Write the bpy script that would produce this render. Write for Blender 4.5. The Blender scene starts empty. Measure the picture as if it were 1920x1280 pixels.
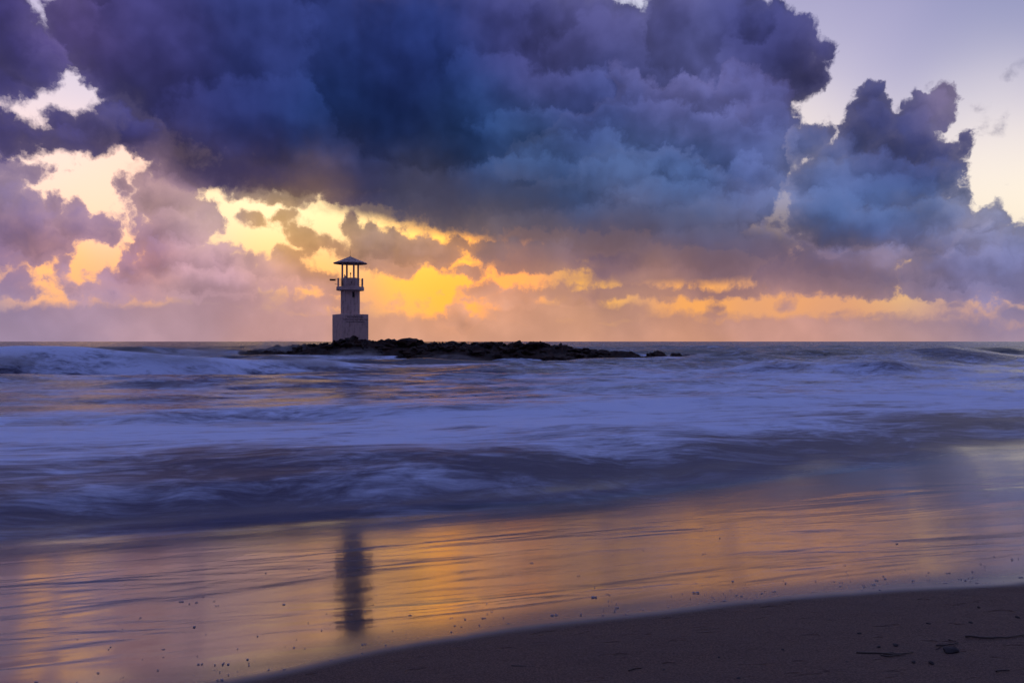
import bpy, bmesh, math, random
import numpy as np
from mathutils import Vector, Matrix, noise as mnoise

# ------------------------------------------------------------------ camera, sun, exposure
scene = bpy.context.scene
col = scene.collection
R = math.radians

cam_data = bpy.data.cameras.new('camera')
cam_data.lens = 28.0
cam_data.sensor_width = 36.0
cam_data.clip_start = 0.05
cam_data.clip_end = 60000.0
camera = bpy.data.objects.new('camera', cam_data)
EYE = 2.8                                   # metres above mean sea level
camera.location = (0.0, 0.0, EYE)
camera.rotation_euler = (R(90.0), 0.0, 0.0)  # level, looking out to sea (+Y)
col.objects.link(camera)
scene.camera = camera

scene.view_settings.view_transform = 'Standard'
scene.view_settings.look = 'None'
scene.view_settings.exposure = 0.0
scene.view_settings.gamma = 1.0
scene.view_settings.use_curve_mapping = False
scene.cycles.max_bounces = 3
scene.cycles.transparent_max_bounces = 12
scene.cycles.use_denoising = True
scene.cycles.use_adaptive_sampling = True
scene.cycles.adaptive_threshold = 0.03
scene.cycles.adaptive_min_samples = 16

SUN_AZ, SUN_EL = -11.0, 3.0                  # degrees; behind the clouds, right of straight out from the beacon
sun_data = bpy.data.lights.new('sun', 'SUN')
sun_data.energy = 0.008
sun_data.angle = R(20.0)                    # veiled by cloud
sun_data.color = (1.0, 0.62, 0.30)
sun = bpy.data.objects.new('sun', sun_data)
sun.rotation_euler = (R(90.0 - SUN_EL), 0.0, R(180.0 - SUN_AZ))
col.objects.link(sun)

# ------------------------------------------------------------------ sky: evening gradient and cloud layers by direction
class Nodes:
    """Tiny builder for shader node trees; sockets are passed around as values."""
    def __init__(self, tree):
        self.t = tree

    def new(self, kind, **props):
        n = self.t.nodes.new(kind)
        for k, v in props.items():
            setattr(n, k, v)
        return n

    def put(self, socket, v):
        if hasattr(v, 'is_output'):
            self.t.links.new(v, socket)
        elif isinstance(v, (tuple, list)):
            socket.default_value = tuple(v) + ((1.0,) if socket.type == 'RGBA' and len(v) == 3 else ())
        else:
            socket.default_value = (v, v, v) if socket.type == 'VECTOR' else v

    def m(self, op, a, b=0.0, c=0.0, clamp=False):
        n = self.new('ShaderNodeMath', operation=op, use_clamp=clamp)
        for s, v in zip(n.inputs, (a, b, c)):
            self.put(s, v)
        return n.outputs[0]

    def v(self, op, a, b=(0, 0, 0), c=(0, 0, 0), out=0):
        n = self.new('ShaderNodeVectorMath', operation=op)
        vals = [a, b, c]
        for s, val in zip(n.inputs, vals):
            self.put(s, val)
        return n.outputs['Value'] if op in ('LENGTH', 'DOT_PRODUCT', 'DISTANCE') else n.outputs[0]

    def scale(self, a, f):
        n = self.new('ShaderNodeVectorMath', operation='SCALE')
        self.put(n.inputs[0], a)
        self.put(n.inputs['Scale'], f)
        return n.outputs[0]

    def local(self, p, loc, size, rot=0.0):
        n = self.new('ShaderNodeMapping', vector_type='TEXTURE')
        self.put(n.inputs['Vector'], p)
        n.inputs['Location'].default_value = (loc[0], loc[1], 0)
        n.inputs['Rotation'].default_value = (0, 0, R(rot))
        n.inputs['Scale'].default_value = (size[0], size[1], 1)
        return n.outputs[0]

    def point(self, p, loc=(0, 0, 0), rot=(0, 0, 0), size=(1, 1, 1)):
        n = self.new('ShaderNodeMapping', vector_type='POINT')
        self.put(n.inputs['Vector'], p)
        n.inputs['Location'].default_value = loc
        n.inputs['Rotation'].default_value = rot
        n.inputs['Scale'].default_value = size
        return n.outputs[0]

    def noise(self, p, scale, detail=4.0, rough=0.5, dims='2D', distortion=0.0, color=False, lac=2.0):
        n = self.new('ShaderNodeTexNoise', noise_dimensions=dims)
        self.put(n.inputs['Vector'], p)
        n.inputs['Scale'].default_value = scale
        n.inputs['Detail'].default_value = detail
        n.inputs['Roughness'].default_value = rough
        n.inputs['Lacunarity'].default_value = lac
        n.inputs['Distortion'].default_value = distortion
        return n.outputs['Color' if color else 'Fac']

    def cells(self, p, scale, detail=3.0, rough=0.5, dims='2D', feature='F1', smooth=0.5, lac=2.1):
        n = self.new('ShaderNodeTexVoronoi', voronoi_dimensions=dims, feature=feature, normalize=True)
        self.put(n.inputs['Vector'], p)
        n.inputs['Scale'].default_value = scale
        n.inputs['Detail'].default_value = detail
        n.inputs['Roughness'].default_value = rough
        n.inputs['Lacunarity'].default_value = lac
        if feature == 'SMOOTH_F1':
            n.inputs['Smoothness'].default_value = smooth
        return n.outputs['Distance']

    def step(self, x, lo, hi, a=0.0, b=1.0, smooth=True):
        n = self.new('ShaderNodeMapRange', interpolation_type='SMOOTHSTEP' if smooth else 'LINEAR')
        n.clamp = True
        for i, val in enumerate((x, lo, hi, a, b)):
            self.put(n.inputs[i], val)
        return n.outputs[0]

    def mix(self, f, a, b, blend='MIX'):
        n = self.new('ShaderNodeMix', data_type='RGBA', blend_type=blend)
        self.put(n.inputs['Factor'], f)
        self.put(n.inputs['A'], a)
        self.put(n.inputs['B'], b)
        return n.outputs['Result']

    def lerp(self, f, a, b):
        return self.m('MULTIPLY_ADD', self.m('SUBTRACT', b, a), f, a)


# directions in degrees: (azimuth, elevation, half width, half height, tilt)
LOW_BANK = [
    (-29.94, 0.5, 8.64, 1.86, 0),
    (-22.22, 0.71, 10.85, 2.13, 0),
    (-25.43, 2.91, 3.76, 0.42, 0),
    (-19.2, 2.9, 4.45, 0.87, 0),
    (-15.0, 2.41, 2.51, 0.89, 0),
    (-12.83, 0.75, 10.94, 1.5, 0),
    (0.0, 0.0, 57.55, 1.76, 0),
    (1.53, 1.92, 4.22, 1.07, 0),
    (-6.49, 1.07, 6.06, 0.84, 0),
    (6.12, 1.91, 4.93, 0.99, 0),
    (10.99, 1.32, 4.07, 0.83, 0),
    (14.46, 2.3, 0.72, 0.52, 0),
    (14.28, 1.67, 2.16, 0.45, 0),
    (19.03, 2.46, 0.75, 0.51, 0),
    (19.88, 1.01, 6.79, 0.87, 0),
    (22.05, 1.96, 1.19, 0.28, 0),
    (26.36, 0.76, 8.01, 0.96, 0),
    (24.48, 1.57, 1.91, 0.35, 0),
    (28.92, 2.08, 0.88, 0.34, 0),
    (28.77, 1.51, 1.77, 0.34, 0),
    (32.46, 1.62, 1.37, 0.84, 0),
]
SCRAPS = [
    (-17.82, 8.23, 0.7, 0.18, 0),
    (-16.06, 8.38, 0.64, 0.33, 10),
    (-15.17, 7.91, 0.5, 0.3, 0),
    (-14.82, 7.09, 0.65, 0.67, 0),
    (-14.28, 6.37, 0.5, 0.59, 0),
    (-15.0, 5.91, 0.72, 0.3, 0),
    (-13.12, 6.88, 0.73, 0.37, -30),
    (-12.09, 6.28, 0.81, 0.45, -30),
    (-11.54, 8.21, 0.37, 0.45, 0),
    (-11.06, 7.64, 0.52, 0.53, 0),
    (-10.25, 7.06, 0.97, 0.76, 0),
    (-10.06, 7.81, 0.45, 0.45, 0),
    (-8.94, 6.6, 0.97, 0.83, 0),
    (-8.19, 7.18, 0.53, 0.53, 0),
    (-6.87, 6.26, 1.89, 0.84, 0),
    (-4.98, 6.02, 1.52, 0.69, 0),
    (-9.88, 6.1, 2.23, 0.53, 0),
    (-16.59, 9.83, 1.41, 0.37, 0),
    (-13.55, 10.26, 1.45, 0.37, 0),
    (-18.17, 10.03, 1.04, 0.22, 0),
    (-9.32, 5.1, 1.12, 0.38, 0),
    (-7.63, 5.12, 0.75, 0.23, 0),
    (-18.17, 5.45, 0.62, 0.44, 0),
    (-16.42, 6.05, 0.64, 0.44, 0),
    (-15.89, 5.45, 0.64, 0.81, 0),
    (-17.12, 4.57, 0.91, 0.59, 0),
    (-19.2, 4.88, 1.03, 0.72, 0),
    (-20.05, 5.93, 0.54, 0.65, 0),
    (-15.0, 4.44, 2.15, 0.59, 0),
    (-11.73, 3.56, 1.1, 0.3, 0),
    (-3.83, 6.86, 0.92, 0.54, 0),
    (-2.3, 6.49, 1.53, 0.77, 0),
    (-3.07, 4.97, 0.84, 0.31, 0),
    (-1.92, 3.64, 1.0, 0.31, 0),
    (0.0, 3.07, 1.92, 0.38, 0),
    (1.92, 3.52, 1.92, 0.38, 0),
    (4.59, 3.06, 0.91, 0.31, 0),
    (-3.83, 1.53, 1.15, 0.77, 0),
    (-12.09, 2.62, 2.2, 0.3, 0),
]
LEFT_CUMULUS = [
    (-32.74, 10.53, 1.19, 0.71, 0),
    (-31.91, 10.31, 1.38, 0.46, 0),
    (-30.65, 10.6, 0.4, 0.26, 0),
    (-32.74, 8.96, 1.36, 1.29, 0),
    (-31.64, 8.11, 1.11, 1.31, 0),
    (-32.19, 6.47, 3.02, 1.43, 0),
    (-31.08, 7.19, 1.41, 1.31, 0),
    (-29.94, 8.64, 0.4, 0.53, 0),
    (-30.08, 8.08, 0.69, 0.73, 0),
    (-28.77, 8.18, 0.71, 0.67, 0),
    (-28.48, 7.21, 1.66, 1.01, 0),
    (-27.13, 7.47, 0.55, 0.48, 0),
    (-26.97, 6.81, 0.73, 0.55, 0),
    (-30.22, 5.62, 1.15, 0.66, 0),
    (-32.19, 5.18, 1.65, 0.58, 0),
    (-26.21, 9.88, 0.49, 0.62, 0),
    (-25.05, 10.15, 0.5, 0.49, 0),
    (-24.64, 9.33, 1.14, 1.05, 0),
    (-23.52, 10.1, 1.16, 0.84, 0),
    (-23.2, 9.09, 1.94, 1.41, 0),
    (-21.23, 8.52, 1.0, 1.14, 0),
    (-20.29, 7.87, 0.47, 0.43, 0),
    (-22.38, 7.41, 2.17, 1.77, 0),
    (-23.84, 6.64, 1.41, 1.54, 0),
    (-24.96, 6.92, 0.63, 0.9, 0),
    (-20.56, 6.26, 0.81, 0.57, 0),
    (-19.71, 6.12, 0.61, 0.58, 0),
    (-20.89, 5.36, 2.01, 1.22, 0),
    (-23.2, 4.93, 2.59, 1.2, 0),
    (-25.58, 5.86, 0.69, 0.76, 0),
    (-25.74, 4.83, 0.75, 0.76, 0),
    (-26.51, 4.11, 1.23, 0.48, 0),
    (-29.07, 4.68, 0.53, 0.47, 0),
    (-28.18, 3.21, 0.89, 0.27, 0),
    (-31.64, 3.75, 0.83, 0.65, 0),
    (-31.91, 3.09, 1.38, 0.65, 0),
    (-30.22, 3.97, 0.57, 0.2, 0),
    (-20.56, 3.95, 4.04, 0.93, 0),
    (-23.84, 3.68, 2.89, 0.77, 0),
    (-26.97, 3.24, 1.52, 0.48, 0),
]
LENS = [
    (1.53, 6.04, 3.83, 1.3, 0),
    (-1.53, 6.19, 1.53, 1.0, 0),
    (0.0, 6.87, 2.69, 0.61, 0),
    (4.59, 5.72, 1.14, 0.69, 0),
    (3.45, 6.48, 1.53, 0.77, 0),
    (6.87, 5.32, 2.27, 0.84, 0),
    (9.88, 3.47, 9.68, 0.53, 0),
    (7.63, 3.61, 4.15, 0.61, 0),
    (4.59, 4.2, 3.05, 0.31, 0),
    (16.42, 3.38, 5.65, 0.52, 0),
    (21.89, 3.27, 2.31, 0.36, 0),
]
DECK = [
    (-28.18, 19.05, 2.5, 2.03, 0),
    (-29.36, 19.89, 1.46, 1.0, 0),
    (-25.43, 17.77, 3.44, 3.12, 0),
    (-22.87, 15.52, 3.26, 3.54, 0),
    (-23.84, 19.56, 6.42, 4.91, 0),
    (-17.12, 18.08, 9.11, 7.33, 0),
    (-19.88, 13.12, 6.45, 2.89, 0),
    (-23.84, 12.43, 2.25, 1.26, 0),
    (-21.89, 11.25, 2.97, 1.14, 0),
    (-17.82, 11.88, 5.22, 1.61, 0),
    (-12.09, 12.55, 8.8, 2.18, 0),
    (-6.12, 16.33, 15.17, 7.25, 0),
    (1.53, 16.41, 13.04, 7.67, 0),
    (-5.36, 11.31, 6.85, 2.22, 0),
    (-2.3, 9.87, 6.51, 1.99, 0),
    (1.53, 11.72, 9.2, 3.84, 0),
    (12.09, 20.8, 4.04, 3.0, 0),
    (13.92, 18.67, 5.78, 4.47, 0),
    (17.82, 18.67, 3.48, 3.29, 0),
    (16.42, 21.08, 1.27, 1.62, 0),
    (17.3, 21.37, 0.77, 0.81, 0),
    (18.86, 20.18, 1.03, 0.87, 0),
    (19.88, 18.94, 1.49, 1.73, 0),
    (21.23, 18.63, 0.8, 0.93, 0),
    (19.88, 17.15, 1.7, 1.44, 0),
    (12.83, 13.23, 7.3, 6.73, 0),
    (17.82, 13.62, 1.74, 2.56, 0),
    (19.2, 15.21, 0.68, 0.51, 0),
]
MASS = [
    (12.83, 12.52, 6.57, 3.37, 0),
    (7.82, 18.01, 0.9, 0.91, 0),
    (8.76, 16.76, 1.87, 1.29, 0),
    (10.62, 16.5, 1.48, 1.06, 0),
    (12.46, 16.4, 1.46, 1.12, 0),
    (13.92, 16.48, 1.45, 1.27, 0),
    (16.24, 17.89, 1.06, 0.74, 0),
    (16.06, 16.66, 1.77, 1.33, 0),
    (17.82, 16.18, 1.53, 1.17, 0),
    (17.47, 14.68, 1.95, 1.83, 0),
    (17.12, 12.63, 1.96, 2.57, 0),
    (7.25, 15.24, 3.02, 1.9, 0),
    (9.88, 14.43, 3.72, 2.65, 0),
    (4.98, 14.23, 3.05, 1.91, 0),
    (12.83, 14.99, 3.28, 2.24, 0),
    (15.71, 10.95, 2.84, 2.22, 0),
    (18.17, 11.16, 1.39, 1.46, 0),
    (3.83, 12.8, 4.58, 1.91, 0),
    (19.2, 12.13, 1.03, 1.45, 0),
]
FRONT = [
    (8.38, 11.61, 4.51, 1.9, 0),
    (11.36, 12.58, 1.48, 0.9, 0),
    (13.19, 11.78, 1.6, 1.27, 0),
    (13.55, 10.87, 2.18, 1.49, 0),
    (10.99, 10.06, 5.55, 2.11, 0),
    (15.89, 9.51, 1.77, 1.25, 0),
    (17.47, 8.89, 1.4, 1.24, 0),
    (19.2, 8.98, 1.71, 1.3, 0),
    (5.36, 9.83, 5.71, 1.91, 0),
    (15.0, 8.1, 3.58, 1.85, 0),
    (18.17, 7.25, 2.08, 1.82, 0),
    (19.2, 10.39, 1.16, 1.09, 0),
]
BASE = [
    (-3.83, 9.67, 8.79, 1.38, 0),
    (-12.09, 11.11, 8.8, 0.68, 0),
    (-19.88, 10.87, 3.39, 0.58, 0),
    (-4.59, 8.91, 3.43, 1.07, 0),
    (-1.15, 8.38, 5.75, 0.84, 0),
    (5.36, 8.16, 9.13, 1.53, 0),
    (9.13, 6.97, 7.48, 1.52, 0),
    (12.83, 5.96, 6.93, 1.72, 0),
    (13.92, 4.83, 6.51, 0.67, 0),
    (9.88, 4.75, 5.21, 0.68, 0),
    (17.82, 5.1, 3.13, 0.95, 0),
    (21.23, 4.11, 3.67, 0.79, 0),
]
TOP_LEFT = [
    (-32.74, 18.38, 1.36, 2.58, 0),
    (-31.64, 17.11, 1.61, 1.63, 0),
    (-30.51, 16.4, 0.97, 1.19, 0),
    (-32.19, 15.22, 1.54, 1.1, 0),
    (-31.36, 17.76, 1.01, 1.31, 0),
    (-33.01, 12.51, 1.62, 1.09, 0),
    (-31.08, 12.45, 2.25, 0.72, 0),
    (-29.65, 13.48, 0.64, 0.53, 0),
    (-29.47, 13.95, 0.26, 0.23, 0),
    (-27.13, 13.09, 2.74, 0.89, 0),
    (-27.13, 14.28, 0.61, 0.44, 0),
    (-26.05, 14.12, 1.11, 0.9, 0),
    (-25.43, 13.44, 1.56, 1.39, 0),
    (-28.77, 12.32, 3.83, 0.4, 0),
    (-30.79, 12.8, 1.13, 0.59, 0),
]
RIGHT_CUMULUS = [
    (24.48, 15.6, 0.86, 0.84, 0),
    (24.0, 15.06, 0.77, 0.91, 0),
    (24.48, 14.03, 1.46, 1.54, 0),
    (20.72, 13.56, 0.87, 0.93, 0),
    (19.88, 13.12, 0.88, 1.08, 0),
    (21.49, 13.66, 0.53, 0.71, 0),
    (22.05, 12.26, 1.19, 1.21, 0),
    (23.59, 12.79, 1.48, 1.83, 0),
    (22.87, 13.53, 0.78, 0.78, 0),
    (27.03, 14.71, 0.91, 0.68, 0),
    (28.54, 14.99, 0.47, 0.74, 0),
    (28.03, 14.42, 0.78, 0.81, 0),
    (27.58, 13.84, 1.21, 0.95, 0),
    (28.48, 13.82, 0.53, 0.74, 0),
    (26.05, 13.53, 1.55, 1.24, 0),
    (26.36, 12.19, 2.65, 1.58, 0),
    (27.58, 11.74, 1.51, 1.36, 0),
    (21.89, 10.39, 2.64, 2.14, 0),
    (24.48, 10.36, 4.13, 2.44, 0),
    (26.97, 10.15, 2.13, 1.91, 0),
    (29.21, 10.43, 0.58, 0.8, 0),
    (28.77, 9.82, 0.71, 0.81, 0),
    (29.21, 8.9, 0.47, 0.47, 0),
    (29.36, 8.43, 0.35, 0.23, 0),
    (28.48, 7.54, 1.19, 1.01, 0),
    (24.48, 7.64, 5.08, 1.75, 0),
    (26.97, 7.14, 2.74, 1.37, 0),
    (21.89, 8.48, 2.31, 2.49, 0),
    (29.65, 12.41, 0.46, 0.43, 0),
    (29.36, 11.71, 0.41, 0.47, 0),
    (29.07, 11.26, 0.29, 0.34, 0),
    (29.07, 10.67, 0.35, 0.34, 0),
]
RIGHT_LOW = [
    (30.79, 7.6, 0.74, 0.46, 0),
    (31.3, 7.24, 0.39, 0.72, 0),
    (30.65, 6.9, 0.97, 0.86, 0),
    (29.65, 6.64, 1.16, 0.8, 0),
    (32.19, 6.15, 0.55, 0.52, 0),
    (32.6, 5.32, 0.54, 0.84, 0),
    (28.77, 5.86, 2.65, 0.87, 0),
    (32.19, 4.86, 1.65, 1.43, 0),
    (30.22, 4.63, 3.72, 1.26, 0),
    (32.74, 3.55, 3.53, 0.84, 0),
    (29.07, 3.68, 2.93, 0.8, 0),
    (26.36, 5.82, 3.08, 0.48, 0),
    (22.55, 5.65, 2.95, 1.2, 0),
    (21.89, 4.26, 3.63, 0.93, 0),
    (23.2, 4.93, 1.94, 1.06, 0),
]
WISPS = [
    (31.36, 12.88, 0.36, 0.59, 20),
    (30.96, 12.62, 0.45, 0.3, 0),
    (31.61, 13.28, 0.25, 0.33, 0),
    (30.65, 12.28, 0.28, 0.33, 0),
    (29.94, 12.75, 0.29, 0.27, 0),
    (32.0, 16.09, 0.55, 0.23, 20),
    (32.46, 16.37, 0.38, 0.16, 30),
    (27.73, 16.04, 0.27, 0.27, 0),
    (30.79, 14.36, 0.23, 0.13, 0),
    (30.51, 12.99, 0.46, 0.2, 40),
    (30.79, 13.21, 0.23, 0.46, 0),
    (31.69, 7.31, 0.14, 0.13, 0),
    (31.64, 9.23, 0.11, 0.13, 0),
    (21.49, 14.83, 0.4, 0.18, 10),
    (25.74, 15.19, 0.37, 0.17, 0),
    (-28.77, 9.82, 0.35, 0.17, 0),
    (-28.62, 9.67, 0.18, 0.13, 0),
]
PUFFS = [
    (-28.48, 18.85, 3.26, 2.36, 0),
    (-31.08, 16.91, 1.97, 1.97, 0),
    (-32.19, 18.2, 1.65, 2.27, 0),
    (-19.88, 18.13, 8.14, 5.77, 0),
    (-12.83, 13.93, 12.04, 4.12, 0),
    (-5.36, 19.12, 9.13, 7.26, 0),
    (-0.77, 19.88, 4.99, 4.99, 0),
    (-1.15, 17.12, 5.37, 3.07, 0),
    (6.12, 21.45, 5.69, 3.05, 0),
    (7.25, 19.4, 6.04, 3.04, 0),
    (12.46, 21.1, 3.29, 3.37, 0),
    (14.64, 20.6, 1.8, 2.97, 0),
    (18.51, 18.27, 4.14, 3.27, 0),
    (17.12, 21.01, 1.4, 1.47, 0),
    (19.88, 18.78, 2.04, 2.16, 0),
    (4.59, 16.72, 4.57, 2.29, 0),
    (7.82, 17.84, 1.21, 1.14, 0),
    (9.13, 16.57, 2.24, 1.52, 0),
    (12.09, 16.42, 2.2, 1.35, 0),
    (16.24, 17.65, 1.27, 0.96, 0),
    (14.28, 16.11, 2.16, 1.64, 0),
    (15.89, 16.5, 1.99, 1.48, 0),
    (17.64, 15.85, 1.95, 1.46, 0),
    (7.25, 15.06, 3.4, 1.9, 0),
    (10.62, 14.75, 2.97, 1.89, 0),
    (17.12, 14.36, 2.45, 2.2, 0),
    (13.92, 13.52, 3.25, 2.23, 0),
    (1.92, 14.63, 4.98, 1.92, 0),
    (17.47, 12.25, 2.09, 2.56, 0),
    (4.98, 12.78, 5.33, 1.91, 0),
    (10.25, 12.45, 4.09, 1.28, 0),
    (16.06, 10.93, 2.13, 1.84, 0),
    (19.2, 12.48, 1.03, 1.81, 0),
    (1.92, 10.98, 6.9, 2.3, 0),
    (8.76, 11.05, 4.87, 1.9, 0),
    (11.54, 12.22, 1.62, 1.05, 0),
    (13.37, 11.24, 2.18, 1.34, 0),
    (18.51, 10.43, 1.73, 1.46, 0),
    (10.99, 9.52, 5.55, 1.88, 0),
    (16.06, 9.14, 2.13, 1.33, 0),
    (14.28, 8.49, 3.24, 1.49, 0),
    (17.82, 7.98, 2.43, 1.83, 0),
    (19.2, 8.63, 1.71, 1.45, 0),
    (7.25, 7.94, 9.44, 1.9, 0),
    (13.55, 6.32, 6.53, 1.49, 0),
    (24.48, 15.34, 1.08, 1.19, 0),
    (24.48, 13.7, 1.78, 1.75, 0),
    (20.72, 13.22, 1.14, 1.44, 0),
    (22.22, 12.24, 1.32, 1.42, 0),
    (27.58, 14.32, 1.51, 1.22, 0),
    (26.36, 12.84, 2.46, 1.72, 0),
    (23.84, 11.43, 1.6, 1.05, 0),
    (21.89, 10.56, 2.31, 1.78, 0),
    (24.8, 11.01, 1.9, 1.25, 0),
    (26.97, 10.15, 2.13, 1.37, 0),
    (24.48, 9.34, 3.81, 1.75, 0),
    (29.07, 9.96, 0.88, 1.34, 0),
    (21.89, 8.13, 2.64, 2.14, 0),
    (24.8, 7.27, 3.48, 1.74, 0),
    (27.58, 7.44, 2.11, 1.7, 0),
    (30.79, 7.21, 1.13, 0.99, 0),
    (29.36, 6.16, 2.33, 1.14, 0),
    (32.19, 5.5, 1.37, 1.3, 0),
    (30.22, 4.63, 3.44, 1.33, 0),
    (23.2, 5.27, 3.57, 1.2, 0),
    (1.53, 6.04, 4.22, 1.53, 0),
    (-6.87, 6.45, 2.27, 1.14, 0),
    (-9.88, 6.96, 1.49, 1.13, 0),
    (-26.05, 13.53, 2.17, 1.38, 0),
    (-31.08, 12.45, 2.53, 0.99, 0),
    (-32.19, 8.06, 1.92, 1.62, 0),
    (-31.08, 6.87, 2.53, 1.64, 0),
    (-28.48, 7.54, 1.78, 1.21, 0),
    (-24.48, 9.34, 1.59, 1.4, 0),
    (-23.2, 9.44, 1.94, 1.41, 0),
    (-21.06, 8.35, 1.34, 1.29, 0),
    (-22.55, 7.4, 2.29, 1.63, 0),
    (-24.8, 6.76, 1.07, 1.25, 0),
    (-23.52, 5.61, 2.26, 1.41, 0),
    (-20.89, 5.72, 1.67, 1.29, 0),
    (-19.71, 5.94, 0.82, 0.72, 0),
    (-25.74, 5.17, 1.06, 1.18, 0),
    (-20.56, 4.12, 4.04, 0.86, 0),
    (-28.48, 3.87, 1.78, 0.67, 0),
]
# (azimuth, elevation, reach, linear r, g, b)
CLOUD_TONES = [
    (31.08, 5.24, 60, 0.0887, 0.1221, 0.305),
    (32.33, 3.72, 60, 0.0844, 0.1221, 0.305),
    (27.58, 4.75, 50, 0.0976, 0.117, 0.2705),
    (25.74, 3.8, 40, 0.1384, 0.1221, 0.2232),
    (30.22, 3.64, 60, 0.0887, 0.117, 0.2789),
    (-25.11, 19.38, 70, 0.0452, 0.0369, 0.162),
    (-25.74, 15.51, 60, 0.0369, 0.0343, 0.1441),
    (-31.91, 18.25, 90, 0.0343, 0.0252, 0.15),
    (-29.65, 19.54, 50, 0.0976, 0.0612, 0.2051),
    (-27.88, 18.34, 60, 0.0908, 0.0578, 0.2051),
    (-32.19, 14.61, 80, 0.0319, 0.0262, 0.15),
    (-28.48, 12.93, 80, 0.0395, 0.0319, 0.15),
    (-23.2, 18.07, 90, 0.0423, 0.0369, 0.1683),
    (-17.12, 20.36, 100, 0.0252, 0.0319, 0.1559),
    (-18.86, 15.92, 90, 0.0194, 0.0273, 0.1384),
    (-12.09, 15.03, 100, 0.011, 0.0296, 0.1384),
    (-9.88, 19.94, 100, 0.0176, 0.0273, 0.1441),
    (-22.22, 11.9, 60, 0.0482, 0.0343, 0.1119),
    (-17.82, 11.0, 60, 0.0648, 0.0423, 0.1119),
    (-12.09, 11.47, 70, 0.0545, 0.0452, 0.117),
    (-6.12, 10.56, 70, 0.0685, 0.0578, 0.1119),
    (0.0, 8.57, 70, 0.0844, 0.0723, 0.1274),
    (-5.36, 19.12, 90, 0.0144, 0.0252, 0.1384),
    (-3.07, 15.33, 90, 0.0194, 0.0452, 0.1683),
    (0.0, 21.23, 80, 0.0423, 0.0423, 0.1812),
    (3.83, 20.18, 80, 0.0648, 0.0578, 0.2016),
    (8.38, 21.68, 80, 0.0685, 0.0612, 0.2086),
    (5.74, 16.69, 80, 0.0423, 0.0578, 0.2232),
    (10.62, 17.87, 80, 0.0762, 0.0762, 0.2542),
    (1.53, 12.46, 80, 0.0369, 0.0648, 0.1946),
    (7.25, 12.0, 80, 0.0513, 0.0844, 0.2384),
    (13.19, 16.35, 70, 0.0976, 0.0931, 0.2874),
    (16.42, 16.12, 60, 0.0931, 0.0887, 0.2874),
    (17.82, 19.32, 70, 0.0423, 0.0423, 0.1746),
    (20.56, 18.38, 60, 0.0452, 0.0395, 0.1441),
    (12.83, 11.8, 80, 0.0452, 0.0844, 0.2542),
    (16.77, 12.65, 70, 0.0762, 0.0931, 0.2874),
    (8.38, 8.29, 70, 0.0887, 0.0762, 0.15),
    (13.92, 7.41, 80, 0.0802, 0.0802, 0.1746),
    (7.25, 5.69, 60, 0.1441, 0.0976, 0.15),
    (13.55, 4.84, 70, 0.1221, 0.0931, 0.15),
    (18.86, 5.79, 60, 0.0976, 0.0844, 0.162),
    (19.88, 10.7, 60, 0.0976, 0.117, 0.2961),
    (23.84, 14.43, 70, 0.0423, 0.0423, 0.15),
    (26.67, 12.81, 70, 0.0423, 0.0452, 0.1746),
    (22.87, 10.83, 60, 0.0802, 0.1022, 0.2874),
    (21.89, 7.78, 70, 0.0423, 0.0844, 0.2542),
    (25.43, 8.26, 70, 0.0513, 0.0887, 0.2623),
    (29.36, 5.33, 70, 0.0931, 0.1221, 0.305),
    (31.91, 3.58, 80, 0.0844, 0.1221, 0.2961),
    (21.89, 4.26, 70, 0.1274, 0.107, 0.1812),
    (27.28, 4.09, 70, 0.107, 0.117, 0.2462),
    (28.48, 14.84, 40, 0.1384, 0.0976, 0.2016),
    (30.51, 6.91, 40, 0.2307, 0.2016, 0.3419),
    (-31.64, 7.79, 70, 0.1559, 0.107, 0.2705),
    (-31.91, 5.52, 60, 0.1221, 0.0976, 0.2542),
    (-27.88, 7.42, 60, 0.1746, 0.1119, 0.2705),
    (-23.52, 9.41, 50, 0.4342, 0.2384, 0.314),
    (-24.16, 6.62, 40, 0.1812, 0.117, 0.2623),
    (-21.23, 6.76, 50, 0.4342, 0.2623, 0.3419),
    (-19.54, 4.15, 60, 0.3419, 0.2232, 0.2961),
    (-31.36, 3.76, 50, 0.117, 0.117, 0.2623),
    (-26.36, 4.97, 50, 0.1559, 0.107, 0.2384),
    (-28.48, 2.36, 60, 0.305, 0.2384, 0.3712),
    (-16.77, 8.39, 40, 0.6724, 0.3515, 0.1384),
    (-15.0, 6.64, 40, 0.552, 0.2874, 0.1221),
    (-12.09, 6.72, 40, 0.3712, 0.1946, 0.1221),
    (-9.5, 6.59, 40, 0.1946, 0.1221, 0.1384),
    (-6.12, 6.16, 50, 0.2542, 0.1559, 0.1559),
    (1.53, 6.04, 60, 0.1946, 0.1274, 0.1683),
    (-1.53, 6.49, 50, 0.2961, 0.1746, 0.162),
    (-13.55, 10.15, 50, 0.305, 0.1559, 0.1221),
    (1.53, 3.45, 50, 0.4342, 0.2384, 0.162),
    (9.13, 3.41, 60, 0.3515, 0.2086, 0.1812),
    (-31.64, 0.98, 90, 0.3325, 0.2542, 0.3712),
    (-24.16, 0.88, 90, 0.4452, 0.2961, 0.3515),
    (-16.77, 1.84, 80, 0.5149, 0.305, 0.2961),
    (-7.63, 1.14, 90, 0.6172, 0.3325, 0.2232),
    (1.53, 1.53, 90, 0.6172, 0.3325, 0.2232),
    (10.99, 1.32, 90, 0.5906, 0.314, 0.2159),
    (19.88, 1.44, 90, 0.5647, 0.314, 0.2623),
    (26.36, 1.2, 90, 0.5149, 0.3231, 0.305),
    (31.91, 1.3, 90, 0.3916, 0.2874, 0.3613),
]
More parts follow.
